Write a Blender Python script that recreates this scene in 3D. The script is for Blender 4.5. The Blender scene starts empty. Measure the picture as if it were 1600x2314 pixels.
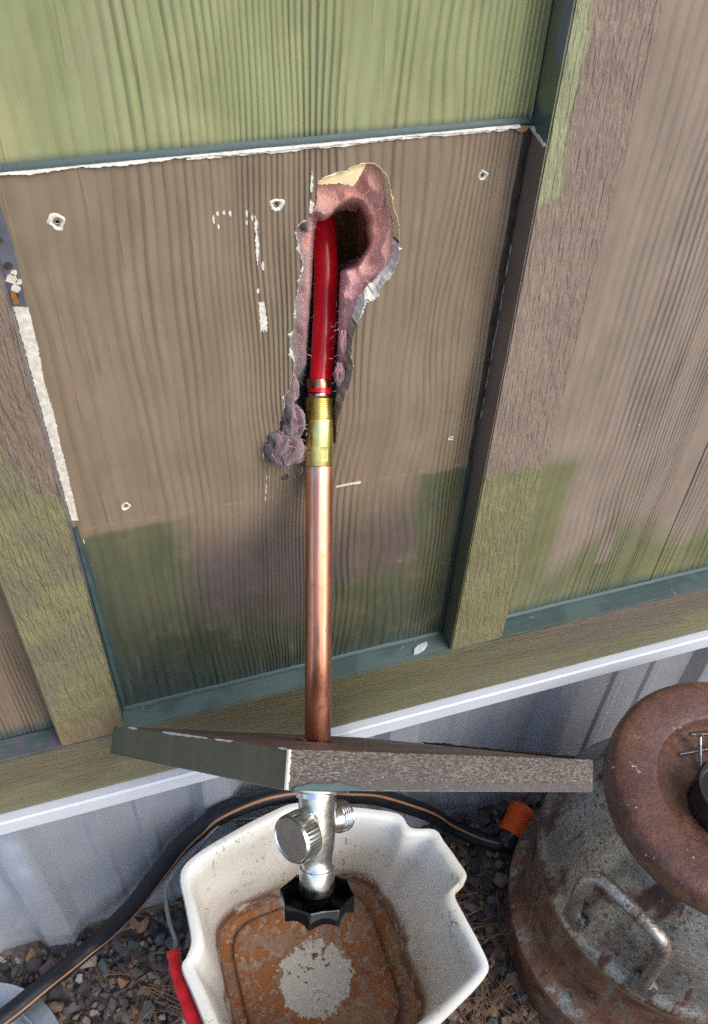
import bpy, bmesh, math, random
from mathutils import Vector, Matrix, noise as mnoise
import numpy as np

random.seed(7)
rng = np.random.default_rng(7)
scene = bpy.context.scene
col = scene.collection

# ------------------------------------------------------------------ camera
cd = bpy.data.cameras.new('camera')
cam = bpy.data.objects.new('camera', cd); col.objects.link(cam)
R_ = Vector((0.95164312, -0.30499946, 0.03675193))
U_ = Vector((0.1907707, 0.68048445, 0.70749378))
F_ = Vector((0.24079434, 0.6662704, -0.7057633))
CAM = Vector((0.0466, -0.519, 0.7649))
cam.matrix_world = Matrix(((R_.x, U_.x, -F_.x, CAM.x), (R_.y, U_.y, -F_.y, CAM.y),
                           (R_.z, U_.z, -F_.z, CAM.z), (0, 0, 0, 1)))
cd.sensor_fit = 'VERTICAL'; cd.sensor_height = 36.0; cd.sensor_width = 36.0
cd.lens = 36.0 * 1983.0 / 2314.0
cd.clip_start = 0.01; cd.clip_end = 5000
scene.camera = cam

# ------------------------------------------------------------------ sky, sun, exposure
SUN_DIR = Vector((0.40, -0.62, 0.66)).normalized()      # from the scene towards the sun
world = bpy.data.worlds.new('World'); scene.world = world; world.use_nodes = True
wn = world.node_tree.nodes; wn.clear()
sky = wn.new('ShaderNodeTexSky'); sky.sky_type = 'NISHITA'; sky.sun_disc = False
sky.sun_elevation = math.asin(SUN_DIR.z)
sky.sun_rotation = math.atan2(SUN_DIR.x, SUN_DIR.y)
sky.air_density = 1.0; sky.dust_density = 1.6; sky.ozone_density = 1.0
bg = wn.new('ShaderNodeBackground'); bg.inputs['Strength'].default_value = 0.15
wo = wn.new('ShaderNodeOutputWorld')
world.node_tree.links.new(sky.outputs[0], bg.inputs[0])
world.node_tree.links.new(bg.outputs[0], wo.inputs[0])
sl = bpy.data.lights.new('sun', 'SUN'); sl.energy = 1.4; sl.angle = math.radians(45)
sl.color = (1.0, 0.95, 0.88)
sun = bpy.data.objects.new('sun', sl); col.objects.link(sun)
sun.rotation_euler = (-SUN_DIR).to_track_quat('-Z', 'Y').to_euler()
sun.location = (-2, -3, 4)
scene.view_settings.view_transform = 'Standard'; scene.view_settings.look = 'None'
scene.view_settings.gamma = 1.0; scene.view_settings.use_curve_mapping = False
scene.view_settings.exposure = 0.80
scene.render.engine = 'CYCLES'
scene.cycles.max_bounces = 5
scene.cycles.use_denoising = False      # keep the fine grain crisp

# ------------------------------------------------------------------ node expression helper
def lin(r, g, b):
    f = lambda v: (v / 255 / 12.92) if v / 255 <= 0.04045 else ((v / 255 + 0.055) / 1.055) ** 2.4
    return (f(r), f(g), f(b), 1.0)

class S:
    def __init__(s, g, k): s.g = g; s.k = k
    def __add__(s, o): return s.g.m('ADD', s, o)
    __radd__ = __add__
    def __sub__(s, o): return s.g.m('SUBTRACT', s, o)
    def __rsub__(s, o): return s.g.m('SUBTRACT', o, s)
    def __mul__(s, o): return s.g.m('MULTIPLY', s, o)
    __rmul__ = __mul__
    def __truediv__(s, o): return s.g.m('DIVIDE', s, o)

class G:
    def __init__(g, name):
        g.mat = bpy.data.materials.new(name); g.mat.use_nodes = True
        g.nt = g.mat.node_tree; g.n = g.nt.nodes
        g.b = g.n['Principled BSDF']; g._co = None
    def put(g, sock, v):
        if isinstance(v, S): g.nt.links.new(v.k, sock)
        else: sock.default_value = v
    def m(g, op, a, b=None, c=None, clamp=False):
        n = g.n.new('ShaderNodeMath'); n.operation = op; n.use_clamp = clamp
        for i, v in enumerate((a, b, c)):
            if v is not None: g.put(n.inputs[i], v)
        return S(g, n.outputs[0])
    def max(g, a, b): return g.m('MAXIMUM', a, b)
    def min(g, a, b): return g.m('MINIMUM', a, b)
    def sin(g, a): return g.m('SINE', a)
    def abs(g, a): return g.m('ABSOLUTE', a)
    def sm(g, x, a, b, lo=0.0, hi=1.0):
        n = g.n.new('ShaderNodeMapRange'); n.interpolation_type = 'SMOOTHSTEP'
        if a > b: a, b, lo, hi = b, a, hi, lo
        g.put(n.inputs['Value'], x)
        n.inputs['From Min'].default_value = a; n.inputs['From Max'].default_value = b
        n.inputs['To Min'].default_value = lo; n.inputs['To Max'].default_value = hi
        return S(g, n.outputs[0])
    def co(g):
        if g._co is None:
            t = g.n.new('ShaderNodeTexCoord'); s = g.n.new('ShaderNodeSeparateXYZ')
            g.nt.links.new(t.outputs['Object'], s.inputs[0])
            g._co = (S(g, s.outputs[0]), S(g, s.outputs[1]), S(g, s.outputs[2])); g.P = S(g, t.outputs['Object'])
        return g._co
    def nrm(g):
        t = g.n.new('ShaderNodeNewGeometry'); s = g.n.new('ShaderNodeSeparateXYZ')
        g.nt.links.new(t.outputs['True Normal'], s.inputs[0])
        return [S(g, o) for o in s.outputs]
    def vec(g, x, y, z):
        n = g.n.new('ShaderNodeCombineXYZ')
        for i, v in enumerate((x, y, z)): g.put(n.inputs[i], v)
        return S(g, n.outputs[0])
    def noise(g, v, scale, detail=2.0, rough=0.5, dist=0.0):
        n = g.n.new('ShaderNodeTexNoise'); g.put(n.inputs['Vector'], v)
        n.inputs['Scale'].default_value = scale; n.inputs['Detail'].default_value = detail
        n.inputs['Roughness'].default_value = rough; n.inputs['Distortion'].default_value = dist
        return S(g, n.outputs[0])
    def vor(g, v, scale, feature='F1', out='Distance', rand=1.0):
        n = g.n.new('ShaderNodeTexVoronoi'); n.feature = feature
        g.put(n.inputs['Vector'], v); n.inputs['Scale'].default_value = scale
        n.inputs['Randomness'].default_value = rand
        return S(g, n.outputs[out])
    def mix(g, f, a, b):
        n = g.n.new('ShaderNodeMix'); n.data_type = 'RGBA'
        g.put(n.inputs[0], f); g.put(n.inputs[6], a); g.put(n.inputs[7], b)
        return S(g, n.outputs[2])
    def ramp(g, f, stops, interp='LINEAR'):
        n = g.n.new('ShaderNodeValToRGB'); cr = n.color_ramp; cr.interpolation = interp
        while len(cr.elements) < len(stops): cr.elements.new(0.5)
        for e, (p, c) in zip(cr.elements, stops): e.position = p; e.color = c
        g.put(n.inputs[0], f); return S(g, n.outputs[0])
    def scale(g, c, f):   # colour times value
        n = g.n.new('ShaderNodeVectorMath'); n.operation = 'SCALE'
        g.put(n.inputs[0], c); g.put(n.inputs['Scale'], f); return S(g, n.outputs[0])
    def bump(g, h, strength=1.0, dist=1.0):
        n = g.n.new('ShaderNodeBump'); n.inputs['Strength'].default_value = strength
        n.inputs['Distance'].default_value = dist; g.put(n.inputs['Height'], h)
        g.nt.links.new(n.outputs[0], g.b.inputs['Normal'])
    def set(g, color=None, rough=None, metal=None, spec=None, sheen=None, coat=None, sss=None, trans=None):
        for k, v in (('Base Color', color), ('Roughness', rough), ('Metallic', metal), ('Specular IOR Level', spec),
                     ('Sheen Weight', sheen), ('Coat Weight', coat), ('Subsurface Weight', sss), ('Transmission Weight', trans)):
            if v is not None: g.put(g.b.inputs[k], v)
        return g.mat

# ------------------------------------------------------------------ paint colours
BROWN = lin(134, 117, 97); GREEN = lin(142, 146, 104); OLIVE = lin(120, 119, 82)
MAUVE = lin(98, 87, 83); TEAL = lin(62, 80, 80); WHITE = lin(226, 222, 210); DKBROWN = lin(92, 80, 72)

def siding_mat(smooth=False):
    g = G('painted_groove' if smooth else 'painted_wood_grain_siding'); x, y, z = g.co()
    # warped coordinates for brush-edge outlines
    n1 = g.noise(g.P, 9, 3) - 0.5; n2 = g.noise(g.vec(x + 3.1, y, z + 1.7), 60, 2) - 0.5
    wx = x + n1 * 0.05 + n2 * 0.006; wz = z + n1 * 0.035 + n2 * 0.01
    # upper field green, patch brown, below mixed
    up = g.sm(z, 0.5445, 0.5455)
    inbay = g.sm(x, 0.345, 0.342) * g.sm(x, -0.002, 0.001)
    # lower greens inside the bay
    gl = g.max(g.sm(wx, 0.102, 0.070) * g.sm(z + n2 * 0.01, 0.252, 0.244), g.sm(wz - 0.35 * (0.2 - wx), 0.090, 0.04))
    gr = g.max(g.sm(wx, 0.282, 0.298) * g.sm(z + n2 * 0.006, 0.247, 0.242), g.sm(wz, 0.135, 0.105) * g.sm(wx, 0.19, 0.235))
    low_g = g.max(gl, gr)
    # right bay: brown with green foot
    rb = g.max(g.sm(wz - 0.03 * (g.sin(wx * 38.0)), 0.118, 0.062), g.sm(wx, 0.470, 0.444) * g.sm(wz, 0.240, 0.216))
    drip = g.sm(g.abs(x - 0.5225 + n2 * .003), 0.010, 0.006) * g.sm(z, 0.055, 0.062)
    rb = g.min(rb, 1.0 - drip * g.sm(z, 0.13, 0.10))
    lowmix = g.noise(g.vec(x, y, z * 0.6), 14, 3)
    bay_low = g.mix(g.sm(z + n1 * .05, 0.26, 0.17), BROWN, g.mix(g.sm(lowmix, 0.35, 0.65), MAUVE, lin(104, 92, 80)))
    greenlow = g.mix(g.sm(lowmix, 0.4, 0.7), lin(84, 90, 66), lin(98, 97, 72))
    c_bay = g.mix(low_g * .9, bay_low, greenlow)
    c_bay = g.mix(g.sm(z + n1 * .12 + x * .28, .22, .04) * .88, c_bay, lin(52, 61, 51))  # soft shade over the lower left of the bay, painted into the colour
    c_bay = g.mix(up, c_bay, GREEN)
    c_out = g.mix(rb * g.sm(x, .2, .21), g.mix(g.sm(x, .2, .21), lin(126, 109, 91), lin(142, 127, 113)), g.mix(g.sm(lowmix, .4, .7), lin(112, 112, 82), OLIVE))
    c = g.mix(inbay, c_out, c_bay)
    # mottled overspray in the green field, brown dusting
    dust = g.noise(g.vec(x, y, z * 0.7), 22, 4, 0.6)
    c = g.mix(g.sm(dust, 0.5, 0.75) * up * inbay * 0.45, c, lin(172, 165, 122))
    c = g.mix(g.sm(dust, 0.45, 0.3) * 0.25, c, lin(140, 132, 108))
    # teal overspray hugging the ledge, the old board edge and the battens
    ov_shade = g.max(g.max(g.sm(z + n2 * .004, 0.022, 0.0), g.sm(z + x * .45 + n1 * .06, .12, .0) * .55 * inbay), g.sm(z + n1 * .006, 0.5545, 0.546) * g.sm(z, 0.5435, 0.5445) * inbay)  # the broad lower-left fade is painted shade, the rest overspray
    ov_shade = g.max(ov_shade, g.sm(x + n2 * .003, 0.013, 0.001) * g.sm(z, 0.245, 0.23) * inbay)
    c = g.mix(ov_shade * 0.9, c, TEAL)
    # embossed cedar grain: ring spacing varies across each bay
    wl = g.noise(g.vec(x * 6.0, 0.0, z * 1.5), 1.0, 2, 0.5) - 0.5
    ws = g.noise(g.vec(x * 30.0, 0.3, z * 6.0), 1.0, 1, 0.5) - 0.5
    u = g.m('FRACT', (x + 0.0302) / 0.4035)
    wild = g.sm(u, .55, .64) * g.sm(u, .86, .76)
    knots = g.sm(g.noise(g.vec(x * 10.0, 4.0, z * 4.0), 1.0, 1, 0.4), 0.52, 0.72)
    w2 = g.noise(g.vec(x * 9.0, 1.7, z * 5.5), 1.0, 1, .5) - 0.5
    uw = u + wl * (0.05 + 0.07 * wild) + w2 * (0.045 + 0.07 * wild) + ws * 0.010 + knots * wild * 0.03
    fc = g.n.new('ShaderNodeFloatCurve'); cv = fc.mapping.curves[0]
    fr_ = [(-.0302, 90), (.0, 100), (.05, 130), (.09, 170), (.13, 230), (.152, 330), (.19, 350), (.205, 200), (.25, 130), (.285, 160), (.305, 280), (.343, 320), (.3733, 280)]
    ac = [0.0]
    for (x0, f0), (x1, f1) in zip(fr_, fr_[1:]): ac.append(ac[-1] + (x1 - x0) * (f0 + f1) / 2)
    pts = [((p[0] + .0302) / .4035, q / ac[-1]) for p, q in zip(fr_, ac)]
    cv.points[0].location = pts[0]; cv.points[-1].location = pts[-1]
    for p in pts[1:-1]: cv.points.new(*p)
    fc.mapping.update()
    g.put(fc.inputs['Value'], uw); tot = round(ac[-1] * .85)
    wave = g.sin(S(g, fc.outputs[0]) * (tot * 2 * math.pi)) * 0.5 + 0.5
    ridge = g.m('POWER', wave, 0.55)
    amp = g.sm(g.noise(g.vec(x * 14.0 + 1.0, 2.0, z * 1.6), 1.0, 1), 0.30, 0.60, .35, 1.0) * g.sm(u, .12, .36, .45, 1.0)
    dash = g.noise(g.vec(x * 210.0, 0.0, z * 13.0), 1.0, 1)
    amp = amp * g.sm(g.noise(g.vec(x * 75.0, 7.0, z * 4.0), 1.0, 1), .30, .66, .28, 1.1)
    h = ridge * amp + g.sm(dash, 0.60, 0.75) * 0.22 + g.noise(g.P, 700, 1) * 0.05
    g.bump(h, 1.0, 0.00004 if smooth else 0.0014)
    # faint scratches, specks of bare primer
    speck = g.sm(g.vor(g.P, 95, 'F1'), 0.055, 0.035) * g.sm(g.noise(g.P, 40, 1), 0.60, 0.66)
    c = g.mix(speck, c, WHITE)
    seam = g.sm(g.abs(z - 0.2525 + n1 * .004 - (x - .17) * -.03), 0.0022, 0.0006) * inbay * g.sm(g.noise(g.vec(x, y, z), 160, 2), .42, .6)
    c = g.mix(seam * .5, c, lin(150, 135, 120))
    brush = g.noise(g.vec(x * 130.0, 0.0, z * 9.0), 1.0, 3, .65)
    c = g.mix(g.sm(brush, .58, .74) * .10, c, lin(176, 168, 148))
    c = g.scale(c, 1.0 - (1.0 - ridge) * amp * (0.0 if smooth else .20))
    fade = g.noise(g.vec(x * 1.0, y, z * .5), 30, 4, .6)
    c = g.scale(c, g.sm(fade, 0.25, 0.75, 0.88, 1.10))
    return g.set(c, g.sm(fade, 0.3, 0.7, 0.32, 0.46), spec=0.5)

def rough_trim_mat(name, kind):
    g = G(name); x, y, z = g.co(); nx, ny, nz = g.nrm()
    n1 = g.noise(g.P, 14, 3) - 0.5; n2 = g.noise(g.P, 75, 2) - 0.5
    front = g.sm(ny, -0.6, -0.8)
    if kind == 'right':
        base = lin(140, 123, 109)
        low = g.sm(z + n1 * .03 + n2 * .018, 0.262, 0.253)
        topg = g.sm(z + n1 * .05, 0.49, 0.50) * g.sm(x + n1 * .022 + n2 * .006, 0.3575, 0.3555)
        c = g.mix(g.max(low, topg), base, g.mix(topg, lin(128, 124, 90), lin(150, 151, 116)))
        side = g.mix(g.sm(z + n2 * .02, 0.55, 0.556), g.mix(g.sm(z + n1 * .08, .30, .15), lin(112, 98, 88), lin(96, 97, 76)), lin(104, 112, 84))
        side = g.mix(g.sm(z + n1 * .02, 0.585, 0.592) * g.sm(y + n2 * .002, -.0125, -.0135), side, lin(112, 112, 124))
        side = g.mix(g.sm(z + n2 * .02, 0.562, 0.552) * g.sm(z, .540, .545), side, TEAL)
    else:
        base = lin(130, 113, 98)
        low = g.sm(z + x * 1.8 + n1 * .03 + n2 * .012, 0.318, 0.308)
        c = g.mix(low, base, g.mix(g.sm(n1, -.05, .1), lin(130, 125, 90), lin(124, 116, 92)))
        c = g.mix(g.sm(z + n1 * .04, .06, .02), c, lin(132, 116, 88))
        side = g.mix(g.sm(z + n1 * .05, .22, .18), lin(100, 100, 110), TEAL)
    c = g.mix(front, side, c)
    d1 = g.noise(g.vec(x * 420.0, y * 420.0, z * 55.0), 1.0, 3, 0.6)
    d2 = g.noise(g.vec(x * 320.0, y * 320.0, z * 42.0), 1.0, 2, 0.6, .5)
    h = g.sm(d1, 0.35, 0.7) * 0.6 + g.sm(d2, 0.35, 0.65) * 0.9 + g.noise(g.P, 1100, 1) * 0.15
    g.bump(h * front + (1.0 - front) * 0.3 * d1, 0.9, 0.0011)
    f = g.noise(g.P, 32, 4, .6)
    c = g.scale(c, g.sm(f, .25, .75, .88, 1.1))
    return g.set(c, 0.45, spec=0.45)

def skirt_trim_mat():
    g = G('painted_skirt_trim'); x, y, z = g.co(); nx, ny, nz = g.nrm()
    n1 = g.noise(g.vec(x, y, z * 2.0), 11, 3) - 0.5; n2 = g.noise(g.P, 70, 2) - 0.5
    top = g.sm(nz, 0.6, 0.8)
    f = g.noise(g.vec(x * 5.0, y * 5.0, z * 30.0), 1.0, 4, .6)
    c = g.mix(g.sm(x + n1 * .4, 0.30, 0.60), lin(104, 95, 72), lin(106, 95, 80))
    c = g.mix(g.sm(z + n1 * .12, -.05, -.07), c, lin(114, 109, 80))
    c = g.mix(g.sm(x + n1 * .3, .05, .2) * g.sm(x + n1 * .3, .5, .3), c, lin(98, 95, 66))
    t = g.mix(g.sm(n1, -.03, .05), lin(70, 88, 85), lin(84, 101, 98))
    t = g.mix(g.sm(x, -.03, -.05) * g.sm(n2 + n1, -.2, 0.05), t, lin(92, 88, 98))
    t = g.mix(g.sm(n2, .20, .26), t, lin(120, 134, 136))
    c = g.mix(top, c, t)
    d = g.noise(g.vec(x * 28.0, y * 200.0, z * 430.0), 1.0, 3, .6)
    g.bump(g.sm(d, .3, .7) * (1.0 - top * .8), .9, .0011)
    c = g.scale(c, g.sm(f, .25, .75, .85, 1.12))
    return g.set(c, 0.5, spec=0.4)

def galv_mat(name, tint=(0.62, 0.64, 0.67, 1), rough=.42, metal=.85):
    g = G(name); x, y, z = g.co()
    f = g.noise(g.P, 12, 4, .65); sp = g.vor(g.P, 55, 'F1', 'Color')
    c = g.mix(g.sm(f, .35, .7), tint, tuple(v * .8 for v in tint[:3]) + (1,))
    mud = g.sm(z + f * .12, -.36, -.46)
    c = g.mix(mud * .35, c, lin(150, 140, 128))
    g.bump(g.noise(g.P, 30, 2) * .6 + g.noise(g.P, 500, 1) * .03, .35, .002)
    return g.set(c, g.sm(f, .3, .7, rough - .08, rough + .12), g.m('SUBTRACT', metal, mud * .5))

def simple(name, color, rough=.5, metal=0.0, spec=.5, nscale=40, var=.12, bumpd=0.0, bscale=300):
    g = G(name); g.co()
    f = g.noise(g.P, nscale, 3, .6)
    c = g.scale(g.mix(0.0, color, color), g.sm(f, .25, .75, 1 - var, 1 + var))
    if bumpd: g.bump(g.noise(g.P, bscale, 2), .6, bumpd)
    return g.set(c, g.sm(f, .3, .7, max(.04, rough - .06), rough + .08), metal, spec)

def white_chip_mat():
    g = G('bare_primer'); g.co()
    f = g.noise(g.P, 220, 3, .6)
    g.bump(f, .8, .0008)
    return g.set(g.mix(g.sm(f, .3, .7), lin(196, 190, 176), lin(224, 220, 210)), .85, spec=.2)

def insulation_mat():
    g = G('pink_fibreglass'); x, y, z = g.co(); z = z + 0.29
    a = g.noise(g.vec(x * 60.0, y * 60.0, z * 25.0), 1.0, 4, .65, .6)
    b = g.noise(g.P, 34, 3, .6); st = g.noise(g.vec(x * 420.0, y * 420.0, z * 120.0), 1.0, 3, .65, 2.0)
    dirt_shade = g.sm(z + (b - .5) * .10, .40, .335)
    c = g.mix(g.sm(a, .3, .7), lin(252, 190, 168), lin(246, 164, 148))
    c = g.mix(g.sm(z + (b - .5) * .09, .475, .425), c, lin(230, 168, 168))
    dirt_shade = g.max(dirt_shade, g.sm(x + (b - .5) * .02, .002, -.010) * g.sm(z, .512, .485) * .95)  # left side of the cavity: shadow painted in as darker mauve
    c = g.mix(dirt_shade, c, g.mix(g.sm(a, .35, .62), lin(80, 63, 69), lin(130, 102, 103)))
    c = g.scale(c, g.sm(st, .28, .7, .76, 1.12))
    g.bump(st * 1.4 + a * 2.0, 1.0, .0013)
    return g.set(c, .95, spec=.1, sheen=.5)

def copper_mat():
    g = G('handled_copper'); x, y, z = g.co()
    f = g.noise(g.vec(x * 40.0, y * 40.0, z * 22.0), 1.0, 4, .6); s = g.noise(g.vec(x * 500.0, y * 500.0, z * 12.0), 1.0, 2)
    c = g.mix(g.sm(f, .3, .75), lin(230, 164, 130), lin(208, 140, 106))
    an = g.m('ARCTAN2', y, x)
    k1 = g.noise(g.vec(an * 7.0, 0.0, z * 2.5), 1.0, 3, .7)
    c = g.mix(g.sm(k1, .48, .60) * .7, c, lin(204, 122, 96))
    c = g.mix(g.sm(k1, .44, .34) * .6, c, lin(244, 208, 196))
    st = g.sm(g.noise(g.vec(x * 90.0, y * 90.0, z * 60.0), 1.0, 4, .7), .62, .70)
    c = g.mix(st * .65, c, lin(120, 70, 54))
    c = g.mix(g.sm(z, .075, .06) * .5, c, lin(236, 190, 172))
    g.bump(s, .12, .0004)
    return g.set(c, g.sm(f + (k1 - .5) * .5, .25, .75, .26, .52), 1.0)

def brass_mat():
    g = G('yellow_brass'); x, y, z = g.co()
    f = g.noise(g.P, 90, 3, .6)
    c = g.mix(g.sm(f, .3, .7), lin(238, 222, 150), lin(218, 196, 120))
    return g.set(c, g.sm(f, .3, .7, .25, .4), 1.0)

def nickel_mat():
    g = G('rough_plated_nickel'); x, y, z = g.co()
    f = g.noise(g.P, 130, 3, .6)
    g.bump(g.noise(g.P, 260, 1), .12, .0006)
    return g.set(g.mix(g.sm(f, .3, .7), lin(242, 240, 234), lin(226, 224, 218)), g.sm(f, .25, .75, .16, .32), 1.0)

def flake_mat():   # cut edge of strand board
    g = G('cut_strand_board_edge'); x, y, z = g.co()     # local: y along edge, z through thickness
    v = g.vor(g.vec(x * 260.0, y * 400.0, z * 1300.0), 1.0, 'F1', 'Color')
    sp = g.n.new('ShaderNodeSeparateColor'); g.nt.links.new(v.k, sp.inputs[0]); r = S(g, sp.outputs[0])
    a = g.noise(g.vec(x * 280.0, y * 400.0, z * 1350.0), 1.0, 3, .7, .8)
    c = g.ramp(r, [(0, lin(74, 68, 64)), (.35, lin(104, 97, 90)), (.7, lin(132, 123, 112)), (1, lin(84, 78, 74))])
    c = g.mix(g.sm(a, .58, .68), c, lin(190, 180, 164))
    c = g.mix(g.sm(a, .42, .32), c, lin(58, 52, 48))
    dense = g.sm(z + (a - .5) * .006, .0175, .0195)
    c = g.mix(dense * .8, c, lin(104, 98, 96))
    w = g.noise(g.vec(x, y * .6, z), 22, 2)
    c = g.mix(g.sm(w, .4, .65) * .35, c, lin(96, 88, 86))
    g.bump(a * 1.4 + r * .5, .9, .0012)
    return g.set(c, .85, spec=.25)

def board_back_mat():
    g = G('board_back_face'); x, y, z = g.co()
    a = g.noise(g.vec(x * 25.0, y * 160.0, z), 1.0, 3, .6); b = g.noise(g.P, 18, 3)
    c = g.mix(g.sm(a, .3, .7), lin(122, 92, 80), lin(92, 74, 70))
    c = g.mix(g.sm(b, .5, .65), c, lin(118, 112, 116))
    g.bump(a, .5, .0006)
    return g.set(c, .6)

def board_paint_mat():
    g = G('board_olive_paint'); x, y, z = g.co()
    a = g.noise(g.vec(x * 30.0, y, z * 12.0), 1.0, 3, .6)
    c = g.mix(g.sm(a, .3, .7), lin(96, 98, 82), lin(110, 108, 88))
    c = g.mix(g.sm(x, .27, .32) * .6, c, lin(74, 92, 82))
    g.bump(g.noise(g.P, 260, 2), .3, .0005)
    return g.set(c, .55)

def rust_mat():
    g = G('rusty_galvanised_steel'); x, y, z = g.co()
    a = g.noise(g.P, 16, 5, .68, .4); b = g.noise(g.vec(x + 4.0, y, z * .6), 42, 5, .7); d = g.noise(g.P, 170, 3, .6)
    rust = g.mix(g.sm(b, .3, .7), lin(92, 62, 50), lin(124, 88, 66))
    rust = g.mix(g.sm(a + (b - .5) * .5, .50, .62), rust, lin(66, 42, 38))
    rust = g.mix(g.sm(a + (b - .5) * .5, .42, .32) * .6, rust, lin(156, 108, 76))
    zinc = g.mix(g.sm(b, .35, .65), lin(176, 174, 168), lin(140, 132, 122))
    zinc = g.mix(g.sm(a, .52, .66), zinc, lin(138, 116, 96))
    zinc = g.mix(g.sm(d + (b - .5) * .6, .68, .76) * .5, zinc, lin(178, 184, 190))
    zinc = g.mix(g.sm(d + (a - .5) * .8, .40, .30) * .6, zinc, lin(96, 76, 62))
    # lid all rust, shoulder part zinc, base rust and mossy bands
    r2 = g.m('SQRT', x * x + y * y)
    sh = g.sm(z, .225, .245) * g.sm(z, .385, .360)
    an = g.m('ARCTAN2', y, x); run = g.noise(g.vec(an * 9.0, 0.0, z * 7.0), 1.0, 4, .7)
    m = g.sm(a + (1.0 - sh) * .14 - sh * .06 + (b - .5) * .3 + (run - .5) * .8 + g.sm(z, .37, .40) * .3, .46, .60)
    c = g.mix(m, zinc, rust)
    c = g.mix(g.sm(z, .40, .415) * g.sm(b, .35, .55) * .7, c, lin(92, 60, 54))
    c = g.mix(g.sm(b + (d - .5) * .5, .66, .76) * .45, c, lin(170, 150, 132))
    c = g.mix(g.sm(d + (b - .5) * .6, .40, .30) * .45, c, lin(64, 44, 38))
    moss = g.max(g.sm(g.abs(z - .226 + (b - .5) * .004), .009, .004), g.sm(g.abs(z - .082 + (b - .5) * .004), .010, .004))
    c = g.mix(moss * g.sm(a, .35, .6) * .8, c, lin(128, 118, 76))
    chalk = g.sm(d + (b - .5) * 1.1 + (a - .5) * .7, .78, .86) * g.sm(z, .34, .40)
    c = g.mix(chalk * .7, c, lin(200, 190, 186))
    e_ = g.noise(g.P, 420, 3, .7)
    c = g.scale(c, g.sm(e_ + (b - .5) * .5, .25, .75, .62, 1.28))
    pit = g.sm(g.vor(g.P, 120, 'F1'), .20, .10) * g.sm(b, .45, .6)
    c = g.mix(pit * .6, c, lin(58, 38, 32))
    g.bump(b * .8 + d * .6 + e_ * .4 - pit * .5, .9, .0014)
    return g.set(c, g.sm(a + m * .15, .3, .7, .22, .46), (1.0 - m) * .8, spec=.55)

def bucket_mat(inside=True):
    g = G('white_bucket_plastic'); x, y, z = g.co()
    a = g.noise(g.P, 30, 5, .68, .5); b = g.noise(g.P, 9, 3); d = g.noise(g.P, 85, 4, .7)
    c = g.mix(g.sm(b, .35, .7), lin(222, 221, 216), lin(204, 198, 182))
    scr = g.sm(g.noise(g.vec(x * 90.0, y * 90.0, z * 30.0), 1.0, 3, .6, 2.5), .60, .66) * g.sm(b, .44, .56)
    c = g.mix(scr * .75, c, lin(118, 120, 124))
    # dried clay below the tide line
    lo = g.sm(z + (a - .5) * .060, .098, .060)
    flat = g.sm(z, .046, .038)
    wash = lo * .85
    c = g.mix(wash * g.sm(a, .25, .6), c, lin(150, 112, 84))
    clay = g.mix(g.sm(d, .3, .7), lin(172, 114, 72), lin(138, 90, 58))
    clay = g.mix(g.sm(a, .50, .62) * .45, clay, lin(98, 66, 50))
    dx = x + 0.004; dy = y - .0267
    ring = g.m('SQRT', dx * dx + dy * dy) + (a - .5) * .034 + (d - .5) * .030
    clean = g.sm(ring, .0465, .0450)
    e_ = g.noise(g.P, 190, 3, .7)
    chips = g.sm(d + (a - .5) * .9 + (b - .5) * .5 + (e_ - .5) * .35, .505, .525)
    clayf = flat * (1.0 - clean) * (1.0 - chips * .75)
    clayf = g.max(clayf, clean * flat * g.sm(d + (b - .5) * .4 + (e_ - .5) * .3, .60, .62))
    c = g.mix(clean * flat, c, g.mix(g.sm(e_, .35, .65), lin(214, 212, 202), lin(200, 196, 184)))
    worn = g.sm(z, .0315, .0330) * g.sm(z, .0349, .0343) * g.sm(e_ + (a - .5), .44, .52)
    clayf = clayf * (1.0 - worn * .8)
    c = g.mix(clayf, c, clay)
    c = g.mix(lo * (1.0 - flat) * g.sm(a, .38, .50) * .85, c, lin(112, 78, 58))
    g.bump(a * clayf + g.noise(g.P, 260, 2) * .2, .5, .0009)
    return g.set(c, g.sm(clayf + wash, 0, 1, .38, .8), spec=.4)

def stone_mat():
    g = G('crushed_stone'); g.co()
    oi = g.n.new('ShaderNodeObjectInfo'); at = g.n.new('ShaderNodeAttribute'); at.attribute_name = 'tone'
    r = g.m('FRACT', S(g, oi.outputs['Random']) + S(g, at.outputs['Fac']))
    c = g.ramp(r, [(0, lin(74, 70, 74)), (.2, lin(96, 90, 92)), (.38, lin(84, 90, 90)), (.52, lin(112, 96, 88)),
                   (.66, lin(130, 116, 104)), (.78, lin(92, 82, 86)), (.88, lin(144, 112, 84)), (.95, lin(152, 146, 140))], 'CONSTANT')
    f = g.noise(g.P, 130, 4, .65)
    c = g.scale(c, g.sm(f, .25, .75, .70, 1.2))
    g.bump(g.noise(g.P, 330, 3), .6, .0009)
    return g.set(c, .85, spec=.3)

def ground_mat():
    g = G('gravel_ground'); g.co()
    v = g.vor(g.P, 62, 'F1', 'Color'); d = g.vor(g.P, 62, 'F1', 'Distance')
    sp = g.n.new('ShaderNodeSeparateColor'); g.nt.links.new(v.k, sp.inputs[0]); r = S(g, sp.outputs[0])
    c = g.ramp(r, [(0, lin(66, 60, 60)), (.3, lin(92, 84, 82)), (.6, lin(84, 88, 88)), (.85, lin(118, 102, 90)), (1, lin(132, 120, 108))])
    g.bump(g.m('SUBTRACT', 1.0, d) * 1.0 + g.noise(g.P, 300, 2) * .2, .9, .008)
    return g.set(c, .9, spec=.2)

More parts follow.
